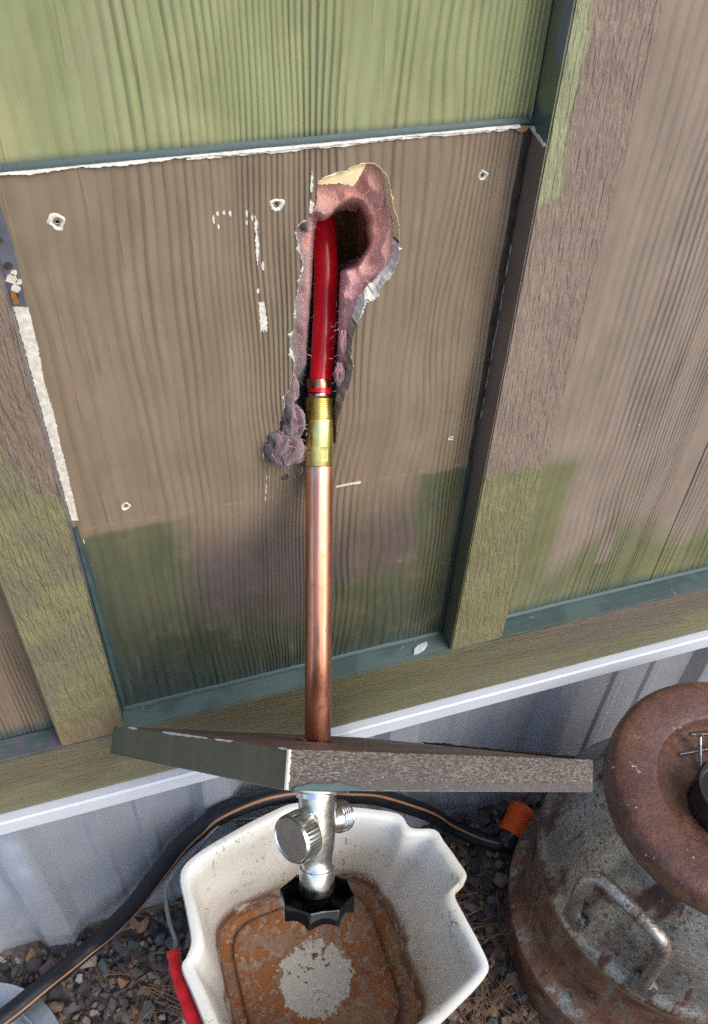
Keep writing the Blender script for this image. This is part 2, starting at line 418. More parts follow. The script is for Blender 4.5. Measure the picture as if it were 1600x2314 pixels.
def wood_dark_mat():
    g = G('rough_stud_wood'); x, y, z = g.co()
    a = g.noise(g.vec(x * 200.0, y * 40.0, z * 14.0), 1.0, 3, .6)
    g.bump(a, .6, .001)
    return g.set(g.mix(g.sm(a, .3, .7), lin(158, 106, 70), lin(122, 80, 52)), .8)

M = dict(siding=siding_mat(), groove=siding_mat(True), bat_r=rough_trim_mat('rough_sawn_batten_paint', 'right'), bat_l=rough_trim_mat('rough_sawn_batten_green', 'left'),
         trim=skirt_trim_mat(), galv=galv_mat('galvanised_skirting', (.60, .64, .71, 1), .30, .58), flash=simple('white_coated_flashing', lin(198, 202, 208), .45, .0, .5, 8, .06),
         white=white_chip_mat(), insul=insulation_mat(), copper=copper_mat(), brass=brass_mat(), nickel=nickel_mat(),
         pex=simple('red_pex', lin(196, 12, 30), .24, 0, .5, 50, .10), crimp=simple('copper_crimp', lin(206, 132, 104), .28, 1.0, .5, 90, .12),
         steel=simple('bright_steel', lin(196, 198, 200), .25, 1.0, .5, 60, .1), black=simple('black_plastic', (.004, .004, .005, 1), .13, 0, .4, 40, .1),
         flake=flake_mat(), back=board_back_mat(), bpaint=board_paint_mat(), rust=rust_mat(), bucket=bucket_mat(),
         hose=simple('black_hose_rubber', (.009, .010, .014, 1), .5, 0, .3, 60, .2, .0003, 400), stripe=simple('tan_stripe', lin(150, 108, 76), .5, 0, .4),
         orange=simple('orange_coupler', lin(236, 92, 26), .5, 0, .4, 60, .08), wire=simple('grey_wire', lin(128, 132, 138), .4, .7, .5),
         grip=simple('red_grip', lin(186, 22, 34), .3, 0, .5, 60, .15, .0006, 220), stone=stone_mat(), ground=ground_mat(), wood=wood_dark_mat(),
         needle=simple('dry_pine_needle', lin(128, 98, 72), .7, 0, .3, 30, .3), caulk_teal=simple('teal_painted_caulk', TEAL, .5, 0, .4, 60, .15, .0004, 200),
         caulk_dark=simple('torn_caulk', lin(70, 60, 54), .8, 0, .3, 120, .3, .0008, 300), cream=simple('torn_board_core', lin(226, 206, 162), .9, 0, .2, 120, .1, .001, 260),
         core=simple('dull_board_core', lin(150, 134, 116), .9, 0, .2, 160, .3, .001, 260), tin=galv_mat('galvanised_pan', (.58, .61, .63, 1), .3, .9), dark=simple('stamped_ink', lin(84, 50, 40), .6), sleeve=simple('dark_cap_plastic', (.012, .012, .014, 1), .35, 0, .5),
         pale=simple('weathered_caulk', lin(186, 176, 164), .8, 0, .3, 150, .2, .0006, 300), amber=simple('resin_blob', lin(150, 118, 84), .4, 0, .5), greypaint=simple('peeled_grey_paint', lin(92, 94, 104), .55, 0, .4, 60, .2))

# ------------------------------------------------------------------ object helpers
def tag(o, label=None, cat=None, group=None, kind=None):
    for k, v in (('label', label), ('category', cat), ('group', group), ('kind', kind)):
        if v: o[k] = v
    return o

def empty(name, loc=(0, 0, 0), mat=None):
    o = bpy.data.objects.new(name, None); o.empty_display_size = .02; col.objects.link(o)
    if mat is not None: o.matrix_world = mat
    else: o.location = loc
    return o

def link(name, me, mat, parent=None, smooth=False):
    o = bpy.data.objects.new(name, me); col.objects.link(o)
    if mat is not None and not me.materials: me.materials.append(mat)
    if smooth: me.polygons.foreach_set('use_smooth', [True] * len(me.polygons))
    if parent is not None: o.parent = parent
    return o

def pyd(name, verts, faces, mat, parent=None, smooth=False):
    me = bpy.data.meshes.new(name); me.from_pydata([tuple(v) for v in verts], [], [tuple(f) for f in faces]); me.update()
    return link(name, me, mat, parent, smooth)

def from_bm(name, bm, mat, parent=None, smooth=False):
    bmesh.ops.recalc_face_normals(bm, faces=bm.faces[:])
    me = bpy.data.meshes.new(name); bm.to_mesh(me); bm.free()
    return link(name, me, mat, parent, smooth)

def box_bm(lo, hi, bevel=0.0, seg=2):
    bm = bmesh.new(); bmesh.ops.create_cube(bm, size=1)
    for v in bm.verts: v.co = Vector([(lo[i] + hi[i]) / 2 + v.co[i] * (hi[i] - lo[i]) for i in range(3)])
    if bevel: bmesh.ops.bevel(bm, geom=bm.edges[:], offset=bevel, segments=seg, affect='EDGES')
    return bm

def auto_smooth(o, ang=35):
    me = o.data
    me.polygons.foreach_set('use_smooth', [True] * len(me.polygons))
    bm = bmesh.new(); bm.from_mesh(me); a = math.radians(ang)
    for e in bm.edges: e.smooth = not (len(e.link_faces) == 2 and e.calc_face_angle(0) > a)
    bm.to_mesh(me); bm.free()
    return o

def lathe(name, prof, seg, mat, parent=None, ang=35, mtx=None, closed=False):
    verts, faces = [], []
    n = len(prof)
    for i in range(seg):
        t = 2 * math.pi * i / seg
        for r, z in prof: verts.append(Vector((r * math.cos(t), r * math.sin(t), z)))
    for i in range(seg):
        j = (i + 1) % seg
        for k in range(n if closed else n - 1):
            l = (k + 1) % n
            faces.append((i * n + k, j * n + k, j * n + l, i * n + l))
    bm = bmesh.new(); vs = [bm.verts.new((mtx @ v) if mtx else v) for v in verts]
    for f in faces: bm.faces.new([vs[q] for q in f])
    bmesh.ops.remove_doubles(bm, verts=bm.verts[:], dist=1e-6)
    o = from_bm(name, bm, mat, parent); return auto_smooth(o, ang)

def catmull(pts, n=6, closed=False):
    pts = [Vector(p) for p in pts]; out = []; N = len(pts)
    rngs = range(N) if closed else range(N - 1)
    for i in rngs:
        g = (lambda k: pts[k % N]) if closed else (lambda k: pts[max(0, min(N - 1, k))])
        p0, p1, p2, p3 = g(i - 1), g(i), g(i + 1), g(i + 2)
        for s in range(n):
            t = s / n
            out.append(.5 * ((2 * p1) + (p2 - p0) * t + (2 * p0 - 5 * p1 + 4 * p2 - p3) * t * t + (3 * p1 - p0 - 3 * p2 + p3) * t ** 3))
    if not closed: out.append(pts[-1])
    return out

def frames(path, ref=Vector((.31, .2, .93))):
    out = []
    T0 = None; nrm = None
    for i, p in enumerate(path):
        a = path[max(0, i - 1)]; b = path[min(len(path) - 1, i + 1)]
        T = (b - a).normalized()
        if nrm is None: nrm = (ref - T * ref.dot(T)).normalized()
        else: nrm = (nrm - T * nrm.dot(T)).normalized()
        out.append((p, T, nrm, T.cross(nrm)))
    return out

def tube(name, path, rad, mat, parent=None, seg=14, caps=True):
    fr = frames(path); verts, faces = [], []
    for i, (p, T, n, b) in enumerate(fr):
        r = rad(i / (len(fr) - 1)) if callable(rad) else rad
        for k in range(seg):
            t = 2 * math.pi * k / seg; verts.append(p + n * (r * math.cos(t)) + b * (r * math.sin(t)))
    for i in range(len(fr) - 1):
        for k in range(seg):
            l = (k + 1) % seg; faces.append((i * seg + k, i * seg + l, (i + 1) * seg + l, (i + 1) * seg + k))
    if caps:
        faces.append(tuple(range(seg))[::-1]); faces.append(tuple((len(fr) - 1) * seg + k for k in range(seg)))
    o = pyd(name, verts, faces, mat, parent); return auto_smooth(o, 50)

def fill_plate(name, loops, y0, y1, mat, parent=None):
    """flat plate in the xz plane with holes: loops[0] outline, the others holes; from y0 (front) to y1"""
    cu = bpy.data.curves.new(name, 'CURVE'); cu.dimensions = '2D'; cu.fill_mode = 'BOTH'; cu.extrude = abs(y1 - y0) / 2
    for lp in loops:
        sp = cu.splines.new('POLY'); sp.points.add(len(lp) - 1); sp.use_cyclic_u = True
        for q, (a, b) in zip(sp.points, lp): q.co = (a, b, 0, 1)
    tmp = bpy.data.objects.new('tmp', cu); col.objects.link(tmp)
    dg = bpy.context.evaluated_depsgraph_get()
    me = bpy.data.meshes.new_from_object(tmp.evaluated_get(dg)); bpy.data.objects.remove(tmp)
    me.transform(Matrix(((1, 0, 0, 0), (0, 0, -1, (y0 + y1) / 2), (0, 1, 0, 0), (0, 0, 0, 1))))
    me.materials.clear(); me.name = name
    return link(name, me, mat, parent)

def jag(lp, step, amp, seed):
    """resample a closed loop and roughen it"""
    out = []; N = len(lp); k = 0
    for i in range(N):
        a = Vector((*lp[i], 0)); b = Vector((*lp[(i + 1) % N], 0)); L = (b - a).length; n = max(1, int(L / step))
        nn = Vector((-(b - a).y, (b - a).x, 0)).normalized() if L else Vector()
        for s in range(n):
            p = a.lerp(b, s / n); h = mnoise.noise(Vector((p.x * 420 + seed, p.y * 420, 3.1))) * amp + mnoise.noise(Vector((p.x * 1300 + seed, p.y * 1300, 1.1))) * amp * .6
            out.append(((p + nn * h).x, (p + nn * h).y))
    return out

# ================================================================== SETTING
GZ = -0.487
gr = pyd('ground', [(-2000, -2000, GZ), (2000, -2000, GZ), (2000, 2000, GZ), (-2000, 2000, GZ)], [(0, 1, 2, 3)], M['ground'])
tag(gr, 'grey crushed gravel ground at the foot of the wall', kind='structure')

# ================================================================== HOUSE WALL
wall = empty('house_wall', (0, 0, 0))
tag(wall, 'camouflage painted board and batten house wall with ragged hole', 'wall')
X0, X1, ZT = -1.4, 1.9, 2.4
HOLE = [(0.2314, 0.5294), (0.2357, 0.5282), (0.241, 0.5236), (0.2457, 0.5174), (0.2491, 0.5053), (0.2507, 0.4965), (0.2549, 0.4871), (0.2564, 0.4797), (0.2566, 0.4705), (0.2574, 0.461), (0.2569, 0.4553), (0.2541, 0.4489), (0.2463, 0.4402), (0.2422, 0.4297), (0.2346, 0.4278), (0.2328, 0.4225), (0.2306, 0.415), (0.2285, 0.409), (0.2263, 0.4016), (0.2257, 0.3919), (0.2251, 0.3831), (0.2274, 0.3724), (0.225, 0.3565), (0.2213, 0.3452), (0.2186, 0.3335), (0.2165, 0.3240), (0.2151, 0.3000), (0.205, 0.2900), (0.1900, 0.2870), (0.1722, 0.2919), (0.1665, 0.313), (0.1699, 0.3312), (0.173, 0.3428), (0.1726, 0.3549), (0.1774, 0.361), (0.179, 0.37), (0.1805, 0.3788), (0.1816, 0.3842), (0.1779, 0.3958), (0.1786, 0.4053), (0.181, 0.4133), (0.1825, 0.4212), (0.1821, 0.4278), (0.1817, 0.4358), (0.1849, 0.4432), (0.1854, 0.4518), (0.1885, 0.4599), (0.1881, 0.4655), (0.186, 0.4731), (0.1848, 0.4805), (0.184, 0.4868), (0.1845, 0.4911), (0.1879, 0.495), (0.1921, 0.4954), (0.1954, 0.4984), (0.1979, 0.5066), (0.1978, 0.5133), (0.1982, 0.5198), (0.2027, 0.5226), (0.2084, 0.5236), (0.2117, 0.5257), (0.2175, 0.5251), (0.2215, 0.5279), (0.2281, 0.5289)]
HOLEJ = jag(HOLE, .0012, .0009, 5.0)
SCREWS = [(0.0373, 0.5117, 1.0), (0.1712, 0.5081, .8), (0.313, 0.5128, .75), (0.3189, 0.2818, .42), (0.0431, 0.2735, .7), (0.1718, 0.2727, .6)]
def circ(cx, cz, r, n=14, wob=.25, seed=0):
    return [(cx + r * (1 + wob * mnoise.noise(Vector((math.cos(t) * 2 + seed, math.sin(t) * 2, seed)))) * math.cos(t),
             cz + r * (1 + wob * mnoise.noise(Vector((math.cos(t) * 2 + seed, math.sin(t) * 2, seed)))) * math.sin(t)) for t in [2 * math.pi * i / n for i in range(n)]]
bores = [circ(x, z, .0015 * s, 12, .3, i) for i, (x, z, s) in enumerate(SCREWS)]
SHEET_B = .0095
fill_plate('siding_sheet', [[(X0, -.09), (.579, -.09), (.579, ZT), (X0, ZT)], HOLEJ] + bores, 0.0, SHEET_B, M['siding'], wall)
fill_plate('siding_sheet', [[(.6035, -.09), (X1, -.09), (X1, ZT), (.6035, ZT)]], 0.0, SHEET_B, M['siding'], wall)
fill_plate('siding_groove', [[(.577, -.09), (.606, -.09), (.606, ZT), (.577, ZT)]], 0.0009, SHEET_B - .0005, M['groove'], wall)

# battens
def batten(xa, xb, mat):
    bm = box_bm((xa, -.0254, .0006), (xb, -.0002, ZT), .0012)
    o = from_bm('batten', bm, mat, wall); return auto_smooth(o, 30)
batten(-.0605, 0, M['bat_l']); batten(.343, .4035, M['bat_r'])
batten(-.464, -.4035, M['bat_l']); batten(.7465, .807, M['bat_r'])
# skirt trim with its painted top ledge
o = from_bm('skirt_trim', box_bm((X0, -.0254, -.0948), (X1, -.0003, 0), .0016), M['trim'], wall); auto_smooth(o, 30)
# drip flashing: bent sheet, top lip and drop
prof = [(-.0002, -.0956), (-.0325, -.0966), (-.0345, -.0985), (-.0350, -.117), (-.0338, -.1185), (-.0335, -.1175), (-.0337, -.0992), (-.0320, -.0975), (-.0002, -.0964)]
nS = 60; vs = []; fs = []
for i in range(nS + 1):
    xx = X0 + (X1 - X0) * i / nS; w = .0008 * mnoise.noise(Vector((xx * 9, 0, 0)))
    vs += [(xx, y, z + w * (1 if z < -.1 else .3)) for y, z in prof]
k = len(prof)
for i in range(nS):
    for j in range(k): fs.append((i * k + j, i * k + (j + 1) % k, (i + 1) * k + (j + 1) % k, (i + 1) * k + j))
o = pyd('drip_flashing', vs, fs, M['flash'], wall); auto_smooth(o, 40)

# ribbed metal skirting
def rib_profile():
    pts = []; xx = X0; ribs = [-.150 + .2286 * i for i in range(-6, 10)]
    P = []
    for c in ribs:
        P += [(c - .034, 0), (c - .0305, -.0012), (c - .0165, -.0175), (c - .0125, -.019), (c + .0125, -.019), (c + .0165, -.0175), (c + .0305, -.0012), (c + .034, 0)]
        for q in (c + .085, c + .142):
            P += [(q - .011, 0), (q - .006, -.0032), (q + .006, -.0032), (q + .011, 0)]
    return sorted([p for p in P if X0 < p[0] < X1])
RP = [(X0, 0)] + rib_profile() + [(X1, 0)]
zs = [-.1, -.16, -.22, -.28, -.34, -.40, -.46, -.53]
vs = []; fs = []
for z in zs:
    for x, y in RP: vs.append((x, y + .0015 * mnoise.noise(Vector((x * 7, z * 9, 2))) + .004, z))
for i in range(len(zs) - 1):
    for j in range(len(RP) - 1):
        a = i * len(RP) + j; fs.append((a, a + 1, a + 1 + len(RP), a + len(RP)))
o = pyd('metal_skirting', vs, fs, M['galv'], wall); auto_smooth(o, 25)

# studs and the dark cavity behind the hole
from_bm('wall_stud', box_bm((.262, .0990, -.09), (.300, .134, 1.2), .001), M['wood'], wall)
from_bm('wall_stud', box_bm((.095, .0110, -.09), (.135, .125, 1.2), .001), M['wood'], wall)
from_bm('inner_sheathing', box_bm((.05, .135, -.09), (.36, .147, 1.2)), M['wood'], wall)
from_bm('sill_plate', box_bm((.136, .0110, .12), (.235, .133, .16)), M['wood'], wall)
from_bm('cavity_block', box_bm((.136, .0110, .70), (.235, .133, .74)), M['wood'], wall)

# ---- torn rim of the hole: ragged white lips
def lip(name, i0, i1, out_w, in_d, mat, seed, proud=.0005):
    loop = HOLEJ; N = len(loop); idx = [(i0 + k) % N for k in range((i1 - i0) % N)]
    vs = []; fs = []
    for k, i in enumerate(idx):
        p = Vector(loop[i]); a = Vector(loop[i - 2]); b = Vector(loop[(i + 2) % N]); t = (b - a).normalized(); nn = Vector((-t.y, t.x))   # clockwise loop: left is outward
        e = min(1, k / 4, (len(idx) - 1 - k) / 4)
        h = max(.0, mnoise.noise(Vector((p.x * 150 + seed, p.y * 150, 0))) * 1.3 + mnoise.noise(Vector((p.x * 700 + seed, p.y * 700, 5))) * .9 + mnoise.noise(Vector((p.x * 1900 + seed, p.y * 1900, 2))) * .5)
        q = p + nn * (out_w * h * e + .0002)
        r_ = p - nn * (.0004 + .0008 * h)
        vs += [(q.x, -.0003, q.y), (p.x, -proud - .0005 * h, p.y), (r_.x, .002, r_.y), (r_.x - nn.x * .001, in_d, r_.y - nn.y * .001)]
    for k in range(len(idx) - 1):
        for j in range(3): fs.append((k * 4 + j, k * 4 + j + 1, k * 4 + 5 + j, k * 4 + 4 + j))
    return auto_smooth(pyd(name, vs, fs, mat, wall), 60)
def near(p): return min(range(len(HOLEJ)), key=lambda i: (HOLEJ[i][0] - p[0]) ** 2 + (HOLEJ[i][1] - p[1]) ** 2)
lip('torn_edge', near((.173, .3428)), near((.1817, .4358)), .0030, .0050, M['white'], 2)
lip('torn_edge', near((.1817, .4358)), near((.1921, .4954)), .0020, .0095, M['white'], 9)
lip('torn_edge', near((.2566, .4705)), near((.2285, .409)), .0030, .0095, M['white'], 4)
lip('torn_edge', near((.2285, .409)), near((.2186, .3335)), .0012, .0095, M['core'], 6)
lip('torn_edge', near((.1982, .5198)), near((.2566, .4705)), .0007, .0095, M['cream'], 7)
# broken core at the top and the white tongue at the lower right
CREAM = [(0.1987, 0.5176), (0.2011, 0.5204), (0.2094, 0.5224), (0.213, 0.5249), (0.2185, 0.5237), (0.2225, 0.5267), (0.2313, 0.5281), (0.2294, 0.5235), (0.2267, 0.518), (0.2222, 0.5131), (0.2187, 0.5155), (0.2112, 0.5166), (0.207, 0.5167), (0.2028, 0.5164)]
fill_plate('broken_core', [jag(CREAM, .001, .0008, 1)], .0025, .0085, M['cream'], wall)
A_ = [(0.2342, 0.4294), (0.2422, 0.4292), (0.2463, 0.4397), (0.2541, 0.4484), (0.2577, 0.4571)]
B_ = [(0.2385, 0.4300), (0.2394, 0.4357), (0.2477, 0.4391), (0.2557, 0.4474), (0.2580, 0.4557)]
vs = []; fs = []
nA = 24
def along(L, t):
    f = t * (len(L) - 1); i = min(int(f), len(L) - 2); a, b = Vector(L[i]), Vector(L[i + 1]); return a.lerp(b, f - i)
for i in range(nA + 1):
    a = along(A_, i / nA); b = along(B_, i / nA)
    b = Vector((b.x - .0028, b.y + .0030)).lerp(a, .25 + .3 * mnoise.noise(Vector((i * .6, 3, 1))))
    for j in range(6):
        p = a.lerp(b, j / 5); w = .0011 * mnoise.noise(Vector((p.x * 500, p.y * 500, 3))) + .0009 * mnoise.noise(Vector((p.x * 1700, p.y * 1700, 8)))
        vs.append((p.x + w, -.0006 + .0085 * (j / 5) + w, p.y + w))
for i in range(nA):
    for j in range(5): fs.append((i * 6 + j, i * 6 + j + 1, i * 6 + 7 + j, i * 6 + 6 + j))
auto_smooth(pyd('torn_edge', vs, fs, M['white'], wall), 60)

# ---- screw holes: broken craters with a dark bore
def screw_hole(x, z, s, i):
    vs = []; fs = []; n = 22
    prof = [(.0012, .006), (.0013, .0016), (.0022, .0002), (.0040, -.0009), (.0052, -.0002)]
    for a in range(n):
        t = 2 * math.pi * a / n
        wv = max(.6, 1 + .5 * mnoise.noise(Vector((math.cos(t) * .9 + i * 3.37 + .4, math.sin(t) * .9 + .7, i * 1.31 + .3))) + .22 * mnoise.noise(Vector((math.cos(t) * 2.7 + i * .71, math.sin(t) * 2.7 + .2, i * .57 + .6))))
        for k, (r, y) in enumerate(prof):
            rr = r * s * (wv if k > 1 else 1); yy = y * (1 + .6 * mnoise.noise(Vector((math.cos(t) * 3 + i, math.sin(t) * 3, k)))) if k in (2, 3) else y
            vs.append((x + rr * math.cos(t), yy * min(1, s + .3), z + rr * math.sin(t)))
    for a in range(n):
        b = (a + 1) % n
        for k in range(4): fs.append((a * 5 + k, a * 5 + k + 1, b * 5 + k + 1, b * 5 + k))
    o = auto_smooth(pyd('screw_hole', vs, fs, M['white'] if i != 5 else M['caulk_dark'], wall), 50)
    o.data.materials.append(M['caulk_dark'])
    for q, pl in enumerate(o.data.polygons): pl.material_index = 1 if q % 4 == 0 else 0
for i, (x, z, s) in enumerate(SCREWS): screw_hole(x, z, s, i)

# ---- bare primer chips
def chip(lp, seed, th=.0003, mat=None, amp=.0010):
    return fill_plate('paint_chip', [jag(lp, .0012, amp, seed)], -th, .0004, mat or M['white'], wall)
chip([(0.1945, 0.5280), (0.1950, 0.5242), (0.1946, 0.5137), (0.1933, 0.5146), (.1936, .5230)], 1)
chip([(0.1937, 0.5096), (0.1956, 0.5061), (0.1940, 0.4995), (0.1921, 0.5022)], 2)
chip([(0.1568, 0.5026), (0.1582, 0.4963), (0.1584, 0.4753), (0.1572, 0.4671), (0.1562, 0.4792), (.1564, .49)], 3)
chip([(0.1568, 0.4394), (0.1608, 0.4389), (0.1620, 0.4250), (.1618, .4143), (.1604, .4170), (.1596, .4146), (.1584, .4175), (0.1572, 0.4152)], 4)
for i, (a, b) in enumerate([(0.1331, 0.5065), (0.1371, 0.5066), (0.141, 0.5056), (0.1516, 0.5044), (0.155, 0.5012), (0.1513, 0.4983), (0.1303, 0.503), (0.133, 0.4977), (0.1607, 0.4666), (0.1566, 0.4484)]):
    w = .0007 + .0005 * random.random(); h = .0014 + .0022 * random.random()
    chip([(a - w, b), (a, b + h), (a + w, b + h * .3), (a + w * .6, b - h), (a - w * .5, b - h * .8)], 10 + i, amp=.0003)
chip([(0.2165, 0.2508), (.2250, .2516), (0.2392, 0.2518), (0.2389, 0.249), (.2290, .2496), (0.2168, 0.2494)], 31, amp=.0004)
for i, (a, b) in enumerate([(.156, .2660), (.1566, .2760), (.1556, .2600), (.1548, .2520), (.1546, .3000), (.0052, .2440)]):
    chip([(a - .0004, b), (a, b + .004), (a + .0005, b + .001), (a + .0003, b - .004)], 40 + i, amp=.0002)
# white primer strip where caulk tore off beside the left batten, with peeled grey paint above it
STRIP = [(0.0004, 0.4600), (0.009, 0.4583), (0.0085, 0.4272), (0.0068, 0.3993), (0.0080, 0.3733), (0.0066, 0.3445), (0.0068, 0.3268), (0.0062, 0.2999), (0.0053, 0.2678), (0.0004, 0.2694)]
fill_plate('bare_primer_strip', [jag(STRIP, .0014, .0008, 8)], -.0006, .0004, M['white'], wall)
fill_plate('peeled_paint_strip', [jag([(0.0004, .545), (0.0072, .544), (0.0088, .515), (.0098, .5013), (.0084, .4596), (.0045, .4600), (.0004, .4612)], .002, .0005, 3)], -.0007, .0004, M['greypaint'], wall)
for i, (a, b, s) in enumerate([(.0042, .4885, 1.3), (.0036, .4800, 1.6), (.0046, .4735, 1.5), (.0032, .4680, 1.2), (.0060, .4830, .9), (.0076, .4770, .9), (.0030, .5050, .9)]):
    fill_plate('paint_chip', [jag(circ(a, b, .0020 * s, 9, .5, i), .001, .0006, i)], -.0013, .0004, M['white'] if i % 3 else M['caulk_dark'], wall)
fill_plate('paint_chip', [jag([(.0008, .4715), (.0036, .4712), (.0042, .4625), (.001, .4622)], .001, .0004, 77)], -.0014, .0004, simple('bare_rusty_wood', lin(150, 96, 52), .8), wall)

# ---- caulk: torn bead along the top of the old board, and cracked beads by the battens
def bead(name, p0, p1, wfun, mat, yfun, n=220, horiz=True, seed=0):
    vs = []; fs = []
    for i in range(n + 1):
        t = i / n; a = p0 + (p1 - p0) * t
        lo, hi = wfun(t, a); y = yfun(t, a)
        sec = [(lo, -.0001), (lo + (hi - lo) * .12, y), (lo + (hi - lo) * .55, y * .9), (hi, -.0001)]
        for b, yy in sec: vs.append((a, yy, b) if horiz else (b, yy, a))
    for i in range(n):
        for j in range(3): fs.append((i * 4 + j, i * 4 + j + 1, i * 4 + 5 + j, i * 4 + 4 + j))
    return auto_smooth(pyd(name, vs, fs, mat, wall), 60)
nz = lambda a, s, k: mnoise.noise(Vector((a * s + k, k * 1.7, .3)))
edge = lambda a: .5438 + .0011 * nz(a, 60, 1) + .0007 * nz(a, 320, 2)
bead('caulk_bead', .0, .343, lambda t, a: (.5450, .5492 + .0006 * nz(a, 30, 4)), M['caulk_teal'], lambda t, a: -.0020)
bead('torn_caulk', .0, .334, lambda t, a: (edge(a) - .0004 + .0007 * nz(a, 700, 31), .5456 + .0006 * nz(a, 45, 33)), M['white'], lambda t, a: -.0026 - .0016 * nz(a, 90, 6))
bead('torn_caulk', .117, .326, lambda t, a: (edge(a) - .0022 + .0009 * nz(a, 110, 9), edge(a) + .0004), M['white'], lambda t, a: -.0014 - .0005 * nz(a, 200, 7))
# resin coloured blob and the torn corner against the right batten
fill_plate('resin_blob', [[(.3300, .5446), (.3320, .5416), (.3350, .5402), (.3390, .5406), (.3412, .5440)]], -.0026, .0003, M['amber'], wall)
vs = []; fs = []
for i in range(15):
    t = i / 14; a = -.001 - .0235 * t; w = .004 * (1 - .2 * t)
    for j in range(4):
        vs.append((.3429 - .0016 * math.sin(j / 3 * 3.1) - .0003, a, .5410 - .004 * t + j * w / 3 * (1 + .5 * nz(t, 7, j))))
for i in range(14):
    for j in range(3): fs.append((i * 4 + j, i * 4 + j + 1, i * 4 + 5 + j, i * 4 + 4 + j))
auto_smooth(pyd('torn_caulk', vs, fs, M['pale'], wall), 60)
bead('cracked_caulk', .255, .545, lambda t, a: (.3385 + .0016 * nz(a, 60, 11), .3427), M['caulk_dark'], lambda t, a: -.0016 - .0010 * nz(a, 130, 3), 160, False)
bead('caulk_bead', .545, 1.2, lambda t, a: (.3395 + .0004 * nz(a, 40, 12), .3428), M['siding'], lambda t, a: -.0024, 160, False)
bead('torn_caulk', .30, .545, lambda t, a: (.3412 + .0007 * nz(a, 150, 13), .3428), M['caulk_dark'], lambda t, a: -.0030 - .0016 * nz(a, 90, 14), 200, False)
bead('torn_caulk', .30, .46, lambda t, a: (.3424, .34275 + .0001), M['pale'], lambda t, a: -.0034 - .0026 * nz(a, 110, 17), 160, False)
bead('caulk_bead', .001, .255, lambda t, a: (.3392 + .0008 * nz(a, 70, 15), .3428), M['caulk_teal'], lambda t, a: -.0030, 120, False)
bead('caulk_bead', .001, .262, lambda t, a: (.0002, .0040 + .0012 * nz(a, 70, 16)), M['caulk_teal'], lambda t, a: -.0030, 120, False)
bead('caulk_bead', .002, .342, lambda t, a: (.0004, .0042 + .0007 * nz(a, 40, 18)), M['caulk_teal'], lambda t, a: -.0032, 120, True)
bead('caulk_bead', .405, .745, lambda t, a: (.0004, .0038 + .0006 * nz(a, 40, 19)), M['caulk_teal'], lambda t, a: -.0030, 120, True)
# flake of white paint on the ledge
L_ = [(.3030, -.0196), (.3060, -.0130), (.3130, -.0085), (.3225, -.0070), (.3215, -.0120), (.3160, -.0165), (.3090, -.0190)]
bm = bmesh.new(); top = [bm.verts.new((a, b, .0012 + .0006 * math.sin(i * 2))) for i, (a, b) in enumerate(L_)]; f = bm.faces.new(top)
ex = bmesh.ops.extrude_face_region(bm, geom=[f]); bmesh.ops.translate(bm, vec=(0, 0, -.0010), verts=[v for v in ex['geom'] if isinstance(v, bmesh.types.BMVert)])
from_bm('paint_flake', bm, simple('pale_paint_flake', lin(196, 200, 208), .6), wall)

# ================================================================== INSULATION
ins = empty('insulation', (.205, .02, .29))
tag(ins, 'torn pink fibreglass insulation bulging from the ragged wall hole', 'insulation')
inv = Matrix.Translation(-Vector(ins.location))
HV = [Vector(h) for h in HOLE]
def inside(p):
    c = False; n = len(HV); j = n - 1
    for i in range(n):
        a, b = HV[i], HV[j]
        if (a.y > p.y) != (b.y > p.y) and p.x < (b.x - a.x) * (p.y - a.y) / (b.y - a.y) + a.x: c = not c
        j = i
    return c
def bdist(p):
    d = 9
    for i in range(len(HV)):
        a, b = HV[i - 1], HV[i]; ab = b - a; t = max(0, min(1, (p - a).dot(ab) / max(1e-9, ab.length_squared))); d = min(d, (p - a - ab * t).length)
    return d
step = .0011; gx = np.arange(.158, .268, step); gz_ = np.arange(.280, .538, step)
grid = {}; vs = []; fs = []
sst = lambda t: (lambda u: u * u * (3 - 2 * u))(max(0, min(1, t)))
for j, zz in enumerate(gz_):
    for i, xx in enumerate(gx):
        p = Vector((xx, zz)); ins_ = inside(p); d = bdist(p) * (1 if ins_ else -1)
        if d < -.008: continue
        n3 = Vector((xx * 55, zz * 38, 1.0)); lum = mnoise.noise(n3); lum2 = mnoise.noise(Vector((xx * 150, zz * 110, 4)))
        ell = math.hypot((xx - .2185) / .0185, (zz - .4800) / .0250) + .16 * mnoise.noise(Vector((xx * 90, zz * 90, 2)))
        xp = .2155 - .045 * max(0, (.44 - zz))          # the pipe's trough
        tro = sst((.0140 - abs(xx - (.2025 + (zz - .35) * .028))) / .008) * sst((.499 - zz + .006 * mnoise.noise(Vector((xx * 130, 1, 1)))) / .007)
        dep = .0100 + .012 * sst((d) / .016) + (.036 + .055 * sst((zz - .35) / .13)) * tro * sst(d / .008)
        dep += .026 * sst((.204 - xx) / .008) * sst((.495 - zz) / .01) * sst(d / .005)
        dep += .085 * sst((1.06 - ell) / .28)
        dep += (.006 * (abs(mnoise.noise(Vector((xx * 95, zz * 60, 6)))) - .25) + .007 * lum + .0030 * lum2 + .0011 * mnoise.noise(Vector((xx * 420, zz * 260, 9)))) * sst((d + .001) / .006)
        dep -= .010 * sst(1 - math.hypot(xx - .2395, zz - .517) / .013)
        dep -= .007 * sst(1 - math.hypot((xx - .246) / .011, (zz - .468) / .025))
        dep = min(.120, max(.0098, dep))
        if ell < .72: continue
        grid[(i, j)] = len(vs); e = dep
        vs.append(Vector((xx, e, zz)) + Vector(((xx - .047) / .52, 0, (zz - .765) / .52)) * e * sst((d + .004) / .012) - ins.location)   # the cavity slopes down into the wall
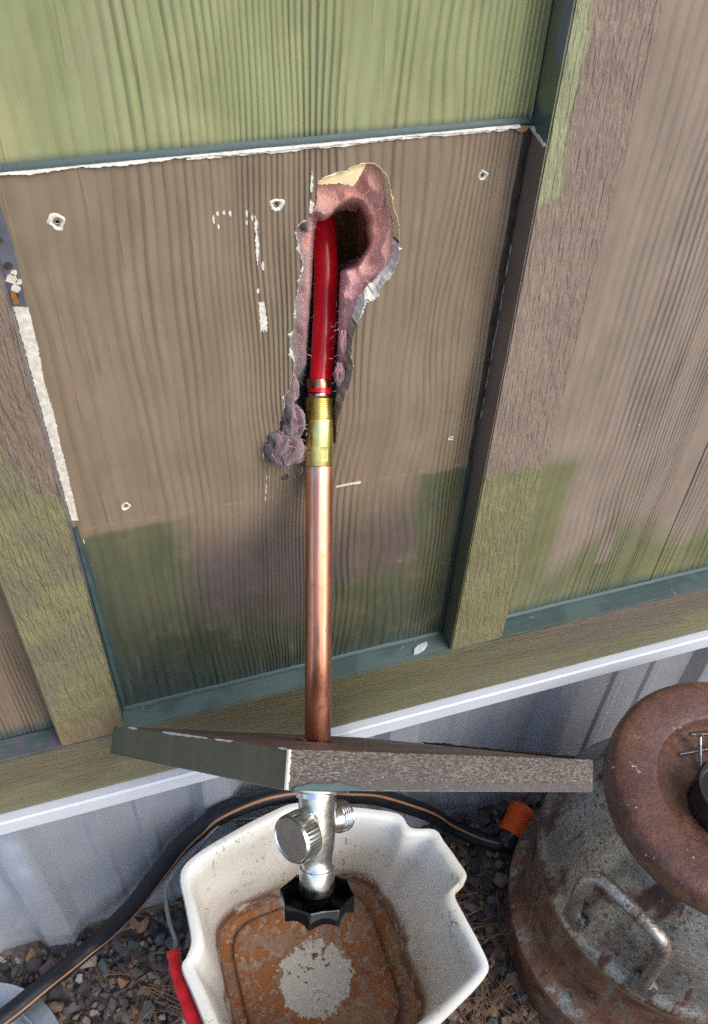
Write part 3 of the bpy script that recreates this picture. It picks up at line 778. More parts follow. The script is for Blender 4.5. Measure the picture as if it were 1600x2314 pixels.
for (i, j), a in grid.items():
    q = [(i, j), (i + 1, j), (i + 1, j + 1), (i, j + 1)]
    if all(k in grid for k in q): fs.append([grid[k] for k in q])
pyd('batting', vs, fs, M['insul'], ins, True)
# the clump that hangs out of the bottom of the hole
def clump(name, c, r, seed, squash=(1, 1, 1), sub=5):
    bm = bmesh.new(); bmesh.ops.create_icosphere(bm, subdivisions=sub, radius=1)
    for v in bm.verts:
        d = v.co.normalized(); h = 1.1 + .36 * mnoise.noise(d * 1.6 + Vector((seed, 0, 0))) - .55 * abs(mnoise.noise(Vector((d.x * 1.7 + seed, d.y * 1.7, d.z * 1.2)))) - .08 * abs(mnoise.noise(Vector((d.x * 6, d.y * 6 + seed, d.z * 3)))) + .02 * mnoise.noise(d * 24)
        v.co = Vector(c) + Vector((d.x * r * squash[0], d.y * r * squash[1], d.z * r * squash[2])) * h - ins.location
    return from_bm(name, bm, M['insul'], ins, True)
clump('hanging_tuft', (.1795, .0020, .3290), .0135, 1.3, (.75, .8, 1.25))
clump('hanging_tuft', (.1715, -.0050, .3085), .0150, 5.1, (1.0, .85, 1.0))
clump('hanging_tuft', (.1790, -.0020, .2990), .0115, 8.4, (1.1, .7, .85))
clump('hanging_tuft', (.1790, .0080, .3560), .0095, 3.4, (.8, .8, 1.5))
clump('hanging_tuft', (.2222, .0100, .3900), .0052, 2.2, (.6, .7, 2.2))
clump('hanging_tuft', (.2200, .0105, .3600), .0055, 7.7, (.75, .7, 1.9))
# loose fibres
vs = []; fs = []
bases = []
for i in range(800):
    z = random.uniform(.285, .530); x = random.uniform(.160, .258); p = Vector((x, z))
    if inside(p) and bdist(p) < .013 and math.hypot((x - .2155) / .0205, (z - .4875) / .0215) > .9: bases.append((x, .008 + random.random() * .012, z))
for i in range(120): bases.append((.174 + random.gauss(0, .008), -.010 + random.gauss(0, .005), .311 + random.gauss(0, .014)))
for (x, y, z) in bases:
    p = Vector((x, y, z)); d = Vector((random.gauss(0, 1), random.gauss(-.4, .6), random.gauss(0, 1))).normalized(); L = random.uniform(.003, .010); w = Vector((random.gauss(0, 1), random.gauss(0, 1), random.gauss(0, 1))).cross(d).normalized() * .00016
    for s in range(4):
        q = p + d * (L * s / 3); vs += [q - w * (1 - s / 4) - ins.location, q + w * (1 - s / 4) - ins.location]; d = (d + Vector((random.gauss(0, .35), random.gauss(0, .3), random.gauss(0, .35)))).normalized()
    b = len(vs) - 8
    for s in range(3): fs.append((b + 2 * s, b + 2 * s + 1, b + 2 * s + 3, b + 2 * s + 2))
o = pyd('loose_fibres', vs, fs, simple('glass_fibre', lin(214, 170, 166), .8), ins); tag(o, kind='stuff')

# ================================================================== FAUCET AND PIPE
P1 = Vector((0.20693388, 0.01992299, 0.33653531)); D = Vector((-0.1646939, -0.57514832, -0.80129916)).normalized()
XA = (R_ - D * R_.dot(D)).normalized(); YA = D.cross(XA)
def frame(o_, x_, y_, z_): return Matrix(((x_.x, y_.x, z_.x, o_.x), (x_.y, y_.y, z_.y, o_.y), (x_.z, y_.z, z_.z, o_.z), (0, 0, 0, 1)))
FM = frame(P1, XA, YA, D)
fau = empty('frost_free_faucet', mat=FM)
tag(fau, 'long copper frost free faucet with black handle hanging from hole', 'faucet')
thr = [(.0086, .0015), (.0092, .0022)]
for i in range(9): thr += [(.0100, .0030 + i * .0018), (.0111, .0036 + i * .0018), (.0111, .0040 + i * .0018), (.0100, .0046 + i * .0018)]
thr += [(.0104, .0194)]
bf = lathe('brass_fitting', [(.0104, .0194), (.0112, .0199), (.0112, .0566), (.0108, .0573)], 40, M['brass'], fau)
lathe('thread', thr, 40, M['brass'], bf, 20)
lathe('end_ring', [(.0070, -.0006), (.0088, -.0004), (.0090, .0006), (.0086, .0016)], 32, M['steel'], bf)
# small rectangular stamp on the brass
bm = bmesh.new(); a0 = 1.15
gridv = {}
for i in range(7):
    for j in range(9):
        u = (i / 6 - .5) * .0062; w = (j / 8 - .5) * .0115; e = 0.0001 if 0 < i < 6 and 0 < j < 8 else .00035
        t = a0 + u / .0112; gridv[i, j] = bm.verts.new(((.0112 + e) * math.cos(t), (.0112 + e) * math.sin(t), .0475 + w))
for i in range(6):
    for j in range(8): bm.faces.new((gridv[i, j], gridv[i + 1, j], gridv[i + 1, j + 1], gridv[i, j + 1]))
from_bm('stamped_mark', bm, simple('worn_brass', lin(150, 146, 92), .5, .9), bf, True)
lathe('copper_tube', [(.0110, .0574), (.01105, .0580), (.01105, .3360), (.0105, .3365)], 48, M['copper'], fau)

# valve body: a plated casting made as one lathe with a swelling in the middle
lathe('valve_body', [(.0165, .3290), (.0168, .3340), (.0163, .3440), (.0160, .3600), (.0158, .3740), (.0148, .3850), (.0136, .3930), (.0134, .4010), (.0140, .4035)], 48, M['nickel'], fau, 45)
lathe('packing_nut', [(.0138, .4033), (.0150, .4040), (.0153, .4060), (.0153, .4230), (.0145, .4262), (.0100, .4275)], 48, M['nickel'], fau, 40)
lathe('valve_stem', [(.0085, .4270), (.0088, .4300), (.0088, .4400), (.006, .4410)], 24, M['nickel'], fau, 40)
# vacuum breaker cap: knurled drum pointing left and out
def side_frame(ax, s):
    z_ = Vector(ax).normalized(); x_ = Vector((0, 0, 1)).cross(z_).normalized(); y_ = z_.cross(x_)
    return frame(Vector((0, 0, s)), x_, y_, z_)
kn = []; seg = 96; fm = side_frame((-.66, .75, .02), .3670)
bm = bmesh.new(); rings = [(.0150, .0135, 0), (.0200, .0150, 1), (.0204, .0165, 1), (.0204, .0300, 1), (.0200, .0315, 0), (.0192, .0326, 0), (.0186, .0322, 0), (.0180, .0314, 0), (.0070, .0316, 0)]
vv = [[bm.verts.new(fm @ Vector(((r + (.00025 if kf and i % 2 else 0)) * math.cos(2 * math.pi * i / seg), (r + (.00025 if kf and i % 2 else 0)) * math.sin(2 * math.pi * i / seg), z))) for i in range(seg)] for r, z, kf in rings]
for a in range(len(vv) - 1):
    for i in range(seg): bm.faces.new((vv[a][i], vv[a][(i + 1) % seg], vv[a + 1][(i + 1) % seg], vv[a + 1][i]))
bm.faces.new(vv[-1])
auto_smooth(from_bm('vacuum_breaker_cap', bm, M['nickel'], fau), 18)
lathe('cap_stem', [(.0125, .004), (.0125, .0140), (.0150, .0150)], 32, M['nickel'], fau, 40, fm)
# threaded hose outlet pointing right and back
fm2 = side_frame((.74, -.64, .06), .3650)
pr = [(.0118, .006), (.0120, .0170), (.0128, .0190)]
for i in range(4): pr += [(.0128, .0205 + i * .0024), (.0137, .0212 + i * .0024), (.0137, .0218 + i * .0024), (.0128, .0226 + i * .0024)]
pr += [(.0130, .0310), (.0120, .0322), (.0100, .0322), (.0100, .0240), (.0, .0240)]
lathe('hose_outlet', pr, 48, M['nickel'], fau, 25, fm2)
# black handwheel: scalloped open cup
seg = 160; LB = 8
def lobe(t): return abs(math.cos(LB * t / 2)) ** .75
def hw_ring(r0, amp, z, flare=0): return [Vector(((r0 + amp * (1 - lobe(2 * math.pi * i / seg + .25))) * math.cos(2 * math.pi * i / seg), (r0 + amp * (1 - lobe(2 * math.pi * i / seg + .25))) * math.sin(2 * math.pi * i / seg), z + flare * (1 - lobe(2 * math.pi * i / seg + .25)))) for i in range(seg)]
rs = [hw_ring(.0110, 0, .4385), hw_ring(.0225, .0006, .4390), hw_ring(.0276, .0022, .4385), hw_ring(.0283, .0026, .4330), hw_ring(.0287, .0028, .4288), hw_ring(.0290, .0029, .4282), hw_ring(.0298, .0031, .4282), hw_ring(.0302, .0032, .4290), hw_ring(.0297, .0034, .4380), hw_ring(.0289, .0042, .4402, .0040), hw_ring(.0279, .0040, .4406, .0040), hw_ring(.0240, .002, .4405), hw_ring(.0080, 0, .4415)]
bm = bmesh.new(); vv = [[bm.verts.new(p) for p in r] for r in rs]
for a in range(len(vv) - 1):
    for i in range(seg): bm.faces.new((vv[a][i], vv[a][(i + 1) % seg], vv[a + 1][(i + 1) % seg], vv[a + 1][i]))
bm.faces.new(vv[-1])
hw = auto_smooth(from_bm('handwheel', bm, M['black'], fau), 40)
lathe('hub', [(.0090, .4300), (.0118, .4306), (.0122, .4330), (.0126, .4390)], 40, M['black'], hw, 40)
for k in range(4):
    t = k * math.pi / 2 + .6; c, s_ = math.cos(t), math.sin(t)
    bm = box_bm((.0115, -.0010, .4335), (.0280, .0010, .4388)); bm.transform(Matrix.Rotation(t, 4, 'Z')); from_bm('spoke', bm, M['black'], hw)

# red PEX with its crimp ring
PEX = [(0.2072, 0.0209, 0.3375), (0.2106, 0.028, 0.3474), (0.2175, 0.045, 0.3727), (0.2228, 0.06, 0.3909), (0.2276, 0.075, 0.4121), (0.2296, 0.085, 0.4263), (0.231, 0.095, 0.4378), (0.2318, 0.103, 0.4466), (0.2326, 0.11, 0.4576), (.2330, .113, .52), (.2330, .113, .68)]
pexr = empty('pex_pipe', Vector(PEX[0]))
tag(pexr, 'glossy red plastic water pipe coming out of the wall hole', 'pipe')
pp = [p - pexr.location for p in catmull(PEX, 8)]
first = P1 - D * .0003 - pexr.location
pp = [first] + [p for p in pp[1:] if (p - first).length > .004]
tube('pipe', pp, .0095, M['pex'], pexr, 28)
cm = FM.copy(); cm.translation = cm.translation - pexr.location
cr = lathe('crimp_ring', [(.0096, -.0118), (.0101, -.0116), (.0102, -.0110), (.0102, -.0052), (.0101, -.0046), (.0096, -.0044)], 40, M['crimp'], pexr, 40, cm)
# stamped letters on the crimp ring
fc = bpy.data.curves.new('stamp', 'FONT'); fc.body = 'PEX'; fc.size = .0052; fc.align_x = 'CENTER'; fc.extrude = 0
to = bpy.data.objects.new('tmp', fc); col.objects.link(to); dg = bpy.context.evaluated_depsgraph_get()
tm = bpy.data.meshes.new_from_object(to.evaluated_get(dg)); bpy.data.objects.remove(to)
bm = bmesh.new(); bm.from_mesh(tm); bmesh.ops.triangulate(bm, faces=bm.faces[:])
for v in bm.verts:
    t = math.pi / 2 + .55 - v.co.x / .0099; v.co = cm @ Vector((.01035 * math.cos(t), .01035 * math.sin(t), -.0064 - v.co.y * .95))
tm.materials.clear(); from_bm('stamp', bm, M['dark'], cr)

# ================================================================== CUT BOARD THREADED ON THE TUBE
BO = Vector((0.11126981, -0.24292049, 0.27284547)); E1 = Vector((-0.36436905, 0.60947745, -0.7041111)); E2 = Vector((0.88272284, -0.01485746, -0.46965907)); E3 = Vector((-0.29670791, -0.79266418, -0.53258606))
BL, BW, BT = .32585, .27835, .02413
brd = empty('mounting_board', mat=frame(BO, E1, E2, E3))
tag(brd, 'cut square of painted strand board threaded on the copper tube', 'board')
HC = (.160, .1202)        # where the tube passes
# core slab with bored hole (local x along E1, y along E2, z through the thickness)
cu = bpy.data.curves.new('c', 'CURVE'); cu.dimensions = '2D'; cu.fill_mode = 'BOTH'; cu.extrude = BT / 2 - .0006
outl = jag([(.0007, .0007), (BL - .0005, .0005), (BL - .0005, BW - .0007), (.0007, BW - .0007)], .003, .0003, 2)
for lp in (outl, [(HC[0] + .0150 * math.cos(t), HC[1] + .0135 * math.sin(t)) for t in [2 * math.pi * i / 32 for i in range(32)]]):
    sp = cu.splines.new('POLY'); sp.points.add(len(lp) - 1); sp.use_cyclic_u = True
    for q, (a, b) in zip(sp.points, lp): q.co = (a, b, 0, 1)
to = bpy.data.objects.new('tmp', cu); col.objects.link(to); dg = bpy.context.evaluated_depsgraph_get()
me = bpy.data.meshes.new_from_object(to.evaluated_get(dg)); bpy.data.objects.remove(to)
me.transform(Matrix.Translation((0, 0, BT / 2))); me.materials.clear(); link('board_core', me, M['back'], brd)
# edges as roughened skins: near-right edge of flakes (plane x=0), near-left painted edge (plane y=0)
def skin(name, fn, nu, nv, mat, amp, sc, nrm):
    vs = []; fs = []
    for i in range(nu + 1):
        for j in range(nv + 1):
            p = fn(i / nu, j / nv); e = mnoise.noise(Vector((p.x * sc[0], p.y * sc[1], p.z * sc[2]))) * amp + mnoise.noise(Vector((p.x * sc[0] * 2.7, p.y * sc[1] * 2.7, p.z * sc[2] * 2.7 + 9))) * amp * .6
            if i in (0, nu) or j in (0, nv): e = abs(e) * -.6
            if j in (0, nv): p = p + Vector((0, 0, (.0009 if j else -.0004) * (mnoise.noise(Vector((p.x * 300, p.y * 300, 7.7 + j))) + .4 * mnoise.noise(Vector((p.x * 1100, p.y * 1100, j))))))
            vs.append(p + Vector(nrm) * e)
    for i in range(nu):
        for j in range(nv): fs.append((i * (nv + 1) + j, i * (nv + 1) + j + 1, (i + 1) * (nv + 1) + j + 1, (i + 1) * (nv + 1) + j))
    o = pyd(name, vs, fs, mat, brd, True); return o
skin('flaked_edge', lambda u, v: Vector((0, u * BW, v * BT)), 260, 30, M['flake'], .0012, (150, 150, 620), (-1, 0, 0))
skin('painted_edge', lambda u, v: Vector((u * BL, 0, v * BT)), 120, 8, M['bpaint'], .00025, (60, 60, 60), (0, -1, 0))
skin('painted_face', lambda u, v: Vector((u * BL, v * BW, BT)), 60, 60, M['bpaint'], .0002, (60, 60, 60), (0, 0, 1)) if False else None
fp = fill_plate('painted_face', [[(0.0005, .0005), (BL - .0005, .0005), (BL - .0005, BW - .0005), (.0005, BW - .0005)], [(HC[0] + .0150 * math.cos(t), HC[1] + .0135 * math.sin(t)) for t in [2 * math.pi * i / 32 for i in range(32)]]], 0, .0012, M['bpaint'], brd)
fp.data.transform(Matrix(((1, 0, 0, 0), (0, 0, 1, 0), (0, 1, 0, BT - .0006), (0, 0, 0, 1))))
fp.data.flip_normals()
# torn white paint along the near corner and the upper left edge
vs = []; fs = []
for i in range(41):
    v = i / 40 * BT; w = .0010 + .0010 * (nz(v, 900, 1) + .4); w2 = .0004
    vs += [(-.0006, w + .0004, v), (-.0010, -.0002, v), (w2, -.0008, v)]
for i in range(40):
    for j in range(2): fs.append((i * 3 + j, i * 3 + j + 1, i * 3 + 4 + j, i * 3 + 3 + j))
pyd('torn_paint', vs, fs, M['white'], brd)
def edge_tear(u0, u1, wmax, seed, y=0):
    vs = []; fs = []; n = int((u1 - u0) / .0012)
    for i in range(n + 1):
        u = u0 + (u1 - u0) * i / n; e = min(1, i / 6, (n - i) / 6); h = max(.12, .5 + .55 * nz(u, 75, seed) + .5 * nz(u, 620, seed + 1)) * e
        vs += [(u, -.0007, .0002 + .0012 * h), (u, -.0009, -.0006 - .0006 * h), (u, wmax * h + .0004, -.0005 - .0012 * h * max(0, nz(u, 160, seed + 3)))]
    for i in range(n):
        for j in range(2): fs.append((i * 3 + j, i * 3 + j + 1, i * 3 + 4 + j, i * 3 + 3 + j))
    pyd('torn_paint', vs, fs, M['white'], brd)
edge_tear(.001, .012, .0014, 3); edge_tear(.078, .106, .0060, 5); edge_tear(.118, .205, .0012, 8); edge_tear(.262, .285, .0014, 11)
# ragged edge at the back
vs = []; fs = []
for i in range(121):
    u = .02 + (BL - .13) * i / 120; h = .0008 + .0012 * max(0, nz(u, 160, 21) + .4)
    vs += [(u, BW - .002, -.0003), (u, BW + .0004, -h), (u, BW + .0010, .0016)]
for i in range(120):
    for j in range(2): fs.append((i * 3 + j, i * 3 + j + 1, i * 3 + 4 + j, i * 3 + 3 + j))
pyd('torn_paint', vs, fs, M['caulk_dark'], brd)
# teal dribble under the near corner, splinters round the tube
vs = []; fs = []
for i in range(31):
    u = .004 + .052 * i / 30; h = .0035 * math.sin(math.pi * i / 30) ** .5 * (1 + .4 * nz(u, 120, 4)) + .0008
    vs += [(-.0012, u, BT - h), (-.0020, u, BT - h * .4), (-.0014, u, BT + .0004)]
for i in range(30):
    for j in range(2): fs.append((i * 3 + j, i * 3 + j + 1, i * 3 + 4 + j, i * 3 + 3 + j))
auto_smooth(pyd('paint_dribble', vs, fs, M['caulk_teal'], brd), 60)
for k in range(9):
    t = k * .7 + .3; a = HC[0] + .0155 * math.cos(t); b = HC[1] + .0140 * math.sin(t); L = random.uniform(.004, .009); h = random.uniform(.0008, .003)
    d = Vector((math.cos(t + random.uniform(-1, 1)), math.sin(t + random.uniform(-1, 1)), 0)); w = Vector((-d.y, d.x, 0)) * random.uniform(.001, .0025); p = Vector((a, b, -.0002))
    pyd('splinter', [p - w, p + w, p + d * L + w * .3 + Vector((0, 0, -h)), p + d * L - w * .5 + Vector((0, 0, -h * .6)), p + Vector((0, 0, .002))], [(0, 1, 2, 3), (0, 3, 4), (1, 4, 2), (0, 4, 1), (3, 2, 4)], M['back'], brd)
# mounting flange of the faucet lies flat on the painted face
Pb = P1 + D * ((BO + E3 * BT - P1).dot(E3) / D.dot(E3))
FX = (XA - E3 * XA.dot(E3)).normalized(); FY = E3.cross(FX)
fmw = FM.inverted() @ frame(Pb + E3 * .006, FX, FY, E3)
lathe('mounting_flange', [(.0140, .0006), (.0225, .0006), (.0245, .0040), (.0272, .0075), (.0278, .0092), (.0272, .0108), (.0200, .0118), (.0172, .0130), (.0166, .0170)], 56, M['nickel'], fau, 35, fmw)
tube('flange_neck', [Vector(fmw @ Vector((0, 0, .004))), Vector((0, 0, .3300)), Vector((0, 0, .3340))], .0163, M['nickel'], fau, 40)

# ================================================================== BUCKET
BZ = -.478
buc = empty('bucket', (.160, -.187, BZ))
tag(buc, 'white plastic bucket with dried orange mud inside below the faucet', 'bucket')
RIMZ = -.200 - BZ
rim = [(0.0404, -0.0734), (0.0833, -0.0597), (0.1269, -0.0496), (0.1648, -0.0462), (0.2107, -0.064), (0.2466, -0.0788), (0.2761, -0.0945), (0.2833, -0.1134), (0.3087, -0.1238), (0.3139, -0.1396), (0.3203, -0.1634), (0.3228, -0.1844), (0.3032, -0.1971), (0.3044, -0.2239), (0.3081, -0.2532), (0.3084, -0.2765), (0.296, -0.2867), (0.266, -0.2998), (0.2371, -0.3112), (.2000, -.3230), (.1620, -.3290), (.1250, -.3230), (.0850, -.3110), (.0520, -.2980), (.0300, -.2800), (0.0220, -0.2600), (0.0120, -0.215), (0.0056, -0.1859), (0.0123, -0.1761), (0.0195, -0.1615), (0.02, -0.1274), (0.0208, -0.0901)]
RR = [p for p in catmull([(a - .160, b + .187, 0) for a, b in rim], 5, True)]
NB = len(RR)
# base loop: rounded square, matched by angle
def base_pt(t, s):
    c, q = math.cos(t - .03), math.sin(t - .03); r = s / (abs(c) ** 5 + abs(q) ** 5) ** (1 / 5); return Vector((r * math.cos(t) - .004, r * math.sin(t) + .0267, 0))
ang = [math.atan2(p.y, p.x) for p in RR]
def mixring(f, z, s=.112, off=0.0):
    out = []
    for p, a in zip(RR, ang):
        q = base_pt(a, s); v = q.lerp(p, f); v = v + Vector((math.cos(a), math.sin(a), 0)) * off; out.append(Vector((v.x, v.y, z)))
    return out
def sm_rr(f): # smoothed rim for the wall just below it
    return f
rings = [mixring(1.0, RIMZ - .020, off=-.001), mixring(1.0, RIMZ - .004), mixring(1.0, RIMZ, off=-.0015), mixring(1.0, RIMZ + .0006, off=-.005), mixring(1.0, RIMZ - .0004, off=-.0095), mixring(.985, RIMZ - .005, off=-.0125),
         mixring(.93, RIMZ - .030, off=-.0125), mixring(.80, RIMZ - .080, off=-.0115), mixring(.55, .130, off=-.010), mixring(.30, .075, off=-.008), mixring(.12, .042, off=-.006), mixring(.03, .030, off=-.008), mixring(0, .0262, off=-.016)]
fl = lambda s, z: mixring(0, z, s)
rings += [fl(.0945, .0262), fl(.0925, .0340), fl(.0900, .0350), fl(.0790, .0348), fl(.0775, .0310), fl(.0740, .0266), fl(.040, .0255), fl(.012, .0255)]
# outside
outr = [mixring(1.0, RIMZ - .020, off=-.0025), mixring(.97, RIMZ - .022, off=-.010), mixring(.55, .130, off=-.0065), mixring(.12, .040, off=-.0035), mixring(.0, .012, off=-.004), mixring(0, .0, off=-.010), mixring(0, .0, .05)]
bm = bmesh.new()
def loft(rgs):
    vv = [[bm.verts.new(p) for p in r] for r in rgs]
    for a in range(len(vv) - 1):
        for i in range(NB): bm.faces.new((vv[a][i], vv[a][(i + 1) % NB], vv[a + 1][(i + 1) % NB], vv[a + 1][i]))
    return vv
vv = loft(rings); bm.faces.new(vv[-1])
v2 = loft(outr); bm.faces.new(v2[-1])
for i in range(NB): bm.faces.new((vv[0][i], vv[0][(i + 1) % NB], v2[0][(i + 1) % NB], v2[0][i]))
auto_smooth(from_bm('bucket_body', bm, M['bucket'], buc), 55)
WIRE = [(.150, -.030, -.262), (.110, -.0290, -.246), (0.0764, -0.0353, -0.225), (0.0403, -0.0600, -0.225), (0.0093, -0.0814, -0.225), (0.0013, -0.0971, -0.225), (0.0004, -0.1264, -0.225), (0.0036, -0.1500, -0.2255), (-.0004, -0.1599, -0.2255), (-.0010, -.172, -.226)]
tube('handle_wire', [p - buc.location for p in catmull(WIRE, 6)], .0022, M['wire'], buc, 10)
GR = [(-.0006, -.1595, -.2255), (-0.0003, -0.1774, -0.225), (0.0030, -0.2051, -0.225), (0.0090, -0.2342, -0.225), (.017, -.262, -.226), (.028, -.290, -.228)]
tube('handle_grip', [p - buc.location for p in catmull(GR, 8)], lambda t: .0072 + .0008 * math.sin(t * 40) * .6, M['grip'], buc, 16)
tube('handle_wire', [p - buc.location for p in catmull([(.028, -.290, -.228), (.05, -.315, -.23), (.1, -.336, -.245), (.15, -.340, -.262)], 6)], .0022, M['wire'], buc, 10)

# ================================================================== MILK CAN
CB = Vector((.591, -.228, -.484))
can = empty('milk_can', CB)
tag(can, 'rusty galvanised steel milk can standing beside the white bucket', 'milk can')
Z = lambda z: z - CB.z
prof = [(.05, .0), (.172, .0), (.177, .004), (.179, .03), (.1785, .074), (.1800, .082), (.1850, .087), (.1850, .096), (.1790, .102), (.1730, .108), (.1690, .118), (.1668, .150), (.1655, .205), (.1660, .218), (.1690, .222), (.1730, .227), (.1730, .237), (.1680, .243), (.1640, .250), (.1600, .262), (.1530, .285), (.1420, .312), (.1290, .338), (.1170, .360), (.1085, .378), (.1045, .395), (.1040, .412)]
lathe('can_body', prof, 160, M['rust'], can, 40)
lp = [(.1040, .378), (.1260, .383), (.1310, .387), (.1328, .394), (.1328, .405), (.1318, .4140), (.1290, .4195), (.1240, .4222), (.1160, .4228), (.1000, .4212), (.0870, .4190), (.0825, .4170), (.0810, .4130), (.0805, .4020), (.0775, .3975), (.0, .3955)]
lid = lathe('can_lid', lp, 128, M['rust'], can, 45)
HP = [(0.4290, -0.2530, -0.238), (0.4254, -0.2516, -0.222), (0.4205, -0.2478, -0.180), (0.4212, -0.2462, -0.150), (.4255, -.2475, -.134), (.4340, -.2560, -.1275), (.4480, -.2880, -.1275), (.4585, -.3130, -.1290), (0.4655, -0.3250, -0.140), (.4675, -.3290, -.158), (.4650, -.3325, -.190), (0.4622, -0.3358, -0.222), (.466, -.333, -.238)]
hd = tube('can_handle', [p - can.location for p in catmull(HP, 6)], lambda t: .0074, M['rust'], can, 16)
for c in ((0.4254, -0.2516, -0.226), (0.4622, -0.3358, -0.226)):
    v = (Vector(c) - Vector((CB.x, CB.y, c[2]))).normalized(); tt = Vector((-v.y, v.x, 0)); bm = box_bm((-.014, -.004, -.018), (.014, .006, .012), .003)
    bm.transform(frame(Vector(c) - can.location, tt, -v, Vector((0, 0, 1)))); auto_smooth(from_bm('handle_plate', bm, M['rust'], can), 40)
for a in (3.55, 4.05):     # small vent holes drawn as rust-dark dimple rings on the lid shoulder
    pass

# screws in the lid dish
def screw(pa, pb, label):
    a, b = Vector(pa), Vector(pb); d = (b - a).normalized(); L = (b - a).length
    x_ = d.orthogonal().normalized(); y_ = d.cross(x_)
    e = empty('screw', mat=frame(a, x_, y_, d)); tag(e, label, 'screw', 'screws lying in the can lid')
    lathe('screw_head', [(0, -.0004), (.0016, -.0004), (.0040, .0000), (.0042, .0006), (.0018, .0030)], 20, M['steel'], e, 30)
    pr = [(.0022, .0030), (.0020, .012)]; z = .012
    while z < L - .004: pr += [(.0016, z), (.0025, z + .0008), (.0016, z + .0016)]; z += .0018
    pr += [(.0012, L - .003), (0, L)]
    lathe('screw_shank', pr, 12, M['steel'], e, 40)
zf = CB.z + .3955 + .0030
screw((.6300, -.1620, zf + .0020), (.5880, -.1505, zf), 'topmost silvery screw lying flat in the rusty can lid')
screw((.5925, -.1600, zf + .013), (.5760, -.1930, zf + .0005), 'steep silvery screw leaning across another beside the black cap')
screw((.6180, -.1760, zf + .004), (.5630, -.1690, zf - .0004), 'long silvery screw under the leaning one pointing left')
# black cap on the lid
cap = empty('black_cap', (.578, -.236, CB.z + .396))
tag(cap, 'round black plastic cap standing in the rusty can lid', 'cap')
lathe('cap_wall', [(.0, .002), (.0365, .0), (.0385, .002), (.0390, .020), (.0385, .036), (.0375, .038), (.0350, .0375), (.0345, .030), (.0325, .0285), (.0, .0280)], 72, M['sleeve'], cap, 35)
for k in range(10):
    t = k * 2 * math.pi / 10; bm = box_bm((.0386, -.0014, .003), (.0402, .0014, .035), .0004); bm.transform(Matrix.Rotation(t, 4, 'Z')); from_bm('cap_rib', bm, M['sleeve'], cap)

# ================================================================== HOSE
HS = [(-0.330, -0.128, -0.438), (-0.2532, -0.1096, -0.435), (-0.2124, -0.0945, -0.436), (-0.1702, -0.0726, -0.44), (-0.1333, -0.0502, -0.452), (-0.0971, -0.0336, -0.446), (-0.0477, -0.031, -0.3855), (-0.0123, -0.030, -0.3252), (0.0208, -0.03, -0.2692), (0.05, -0.0285, -0.2380), (0.0778, -0.0275, -0.2175), (0.1313, -0.0270, -0.2070), (0.1855, -0.0275, -0.2225), (0.231, -0.03, -0.2489), (0.2732, -0.03, -0.2783), (0.3264, -0.031, -0.3353), (.3620, -.028, -.385), (.3936, -.0280, -.436), (.4338, -.0481, -.461), (.4611, -.0640, -.462), (.4760, -.0640, -.461)]
hose = empty('garden_hose', (-.15, -.06, -.455))
tag(hose, 'black garden hose with tan stripe and orange end behind bucket', 'hose')
hp = [p - hose.location for p in catmull(HS, 8)]
tube('hose_tube', hp, .0110, M['hose'], hose, 20)
fr = frames(hp); vs = []; fs = []
for i, (p, T, n, b) in enumerate(fr):
    t = i / (len(fr) - 1); ref = Vector((.55, -.62, .35)).lerp(Vector((.10, -.45, .85)), min(1, max(0, (t - .25) * 2.2)))
    u = (ref - T * ref.dot(T)).normalized(); w = T.cross(u)
    for k in (-2, -1, 0, 1, 2):
        a = k * .085; q = u * math.cos(a) + w * math.sin(a); vs.append(p + q * (.01130 if abs(k) < 2 else .0107))
for i in range(len(fr) - 1):
    for j in range(4): fs.append((i * 5 + j, i * 5 + j + 1, i * 5 + 6 + j, i * 5 + 5 + j))
auto_smooth(pyd('hose_stripe', vs, fs, M['stripe'], hose), 60)
ca = Vector((.4710, -.0660, -.461)); cz = Vector((.5000, -.0410, -.455)); ax = (cz - ca).normalized()
xo = ax.orthogonal().normalized(); cmx = frame(ca - hose.location, xo, ax.cross(xo), ax)
lathe('hose_collar', [(.0, -.012), (.0135, -.010), (.0165, -.006), (.0172, .000), (.0172, .010), (.0160, .012)], 40, M['sleeve'], hose, 40, cmx)
pr = [(.0150, .010), (.0172, .012), (.0185, .014)]
for i in range(9): pr += [(.0186, .015 + i * .003), (.0190, .0158 + i * .003), (.0190, .0170 + i * .003), (.0186, .0178 + i * .003)]
pr += [(.0200, .0435), (.0206, .046), (.0206, .054), (.0196, .0565), (.0150, .0570), (.0145, .050), (.0, .050)]
lathe('hose_coupler', pr, 48, M['orange'], hose, 40, cmx)

# ================================================================== GALVANISED PAN
pan = empty('metal_pan', (-.270, -.158, -.485))
tag(pan, 'shallow galvanised metal pan under the hose at bottom left', 'pan')
lathe('pan_rim', [(.0960, .0285), (.0985, .0300), (.1180, .0300), (.1190, .0290), (.1180, .0280), (.0980, .0270)], 96, M['tin'], pan, 35, None, True)
lathe('pan_bowl', [(.0965, .0290), (.0950, .0305), (.0930, .0290), (.0915, .0240), (.0890, .0240), (.0870, .0180), (.0840, .0080), (.0800, .0050), (.0, .0040)], 96, M['tin'], pan, 35)

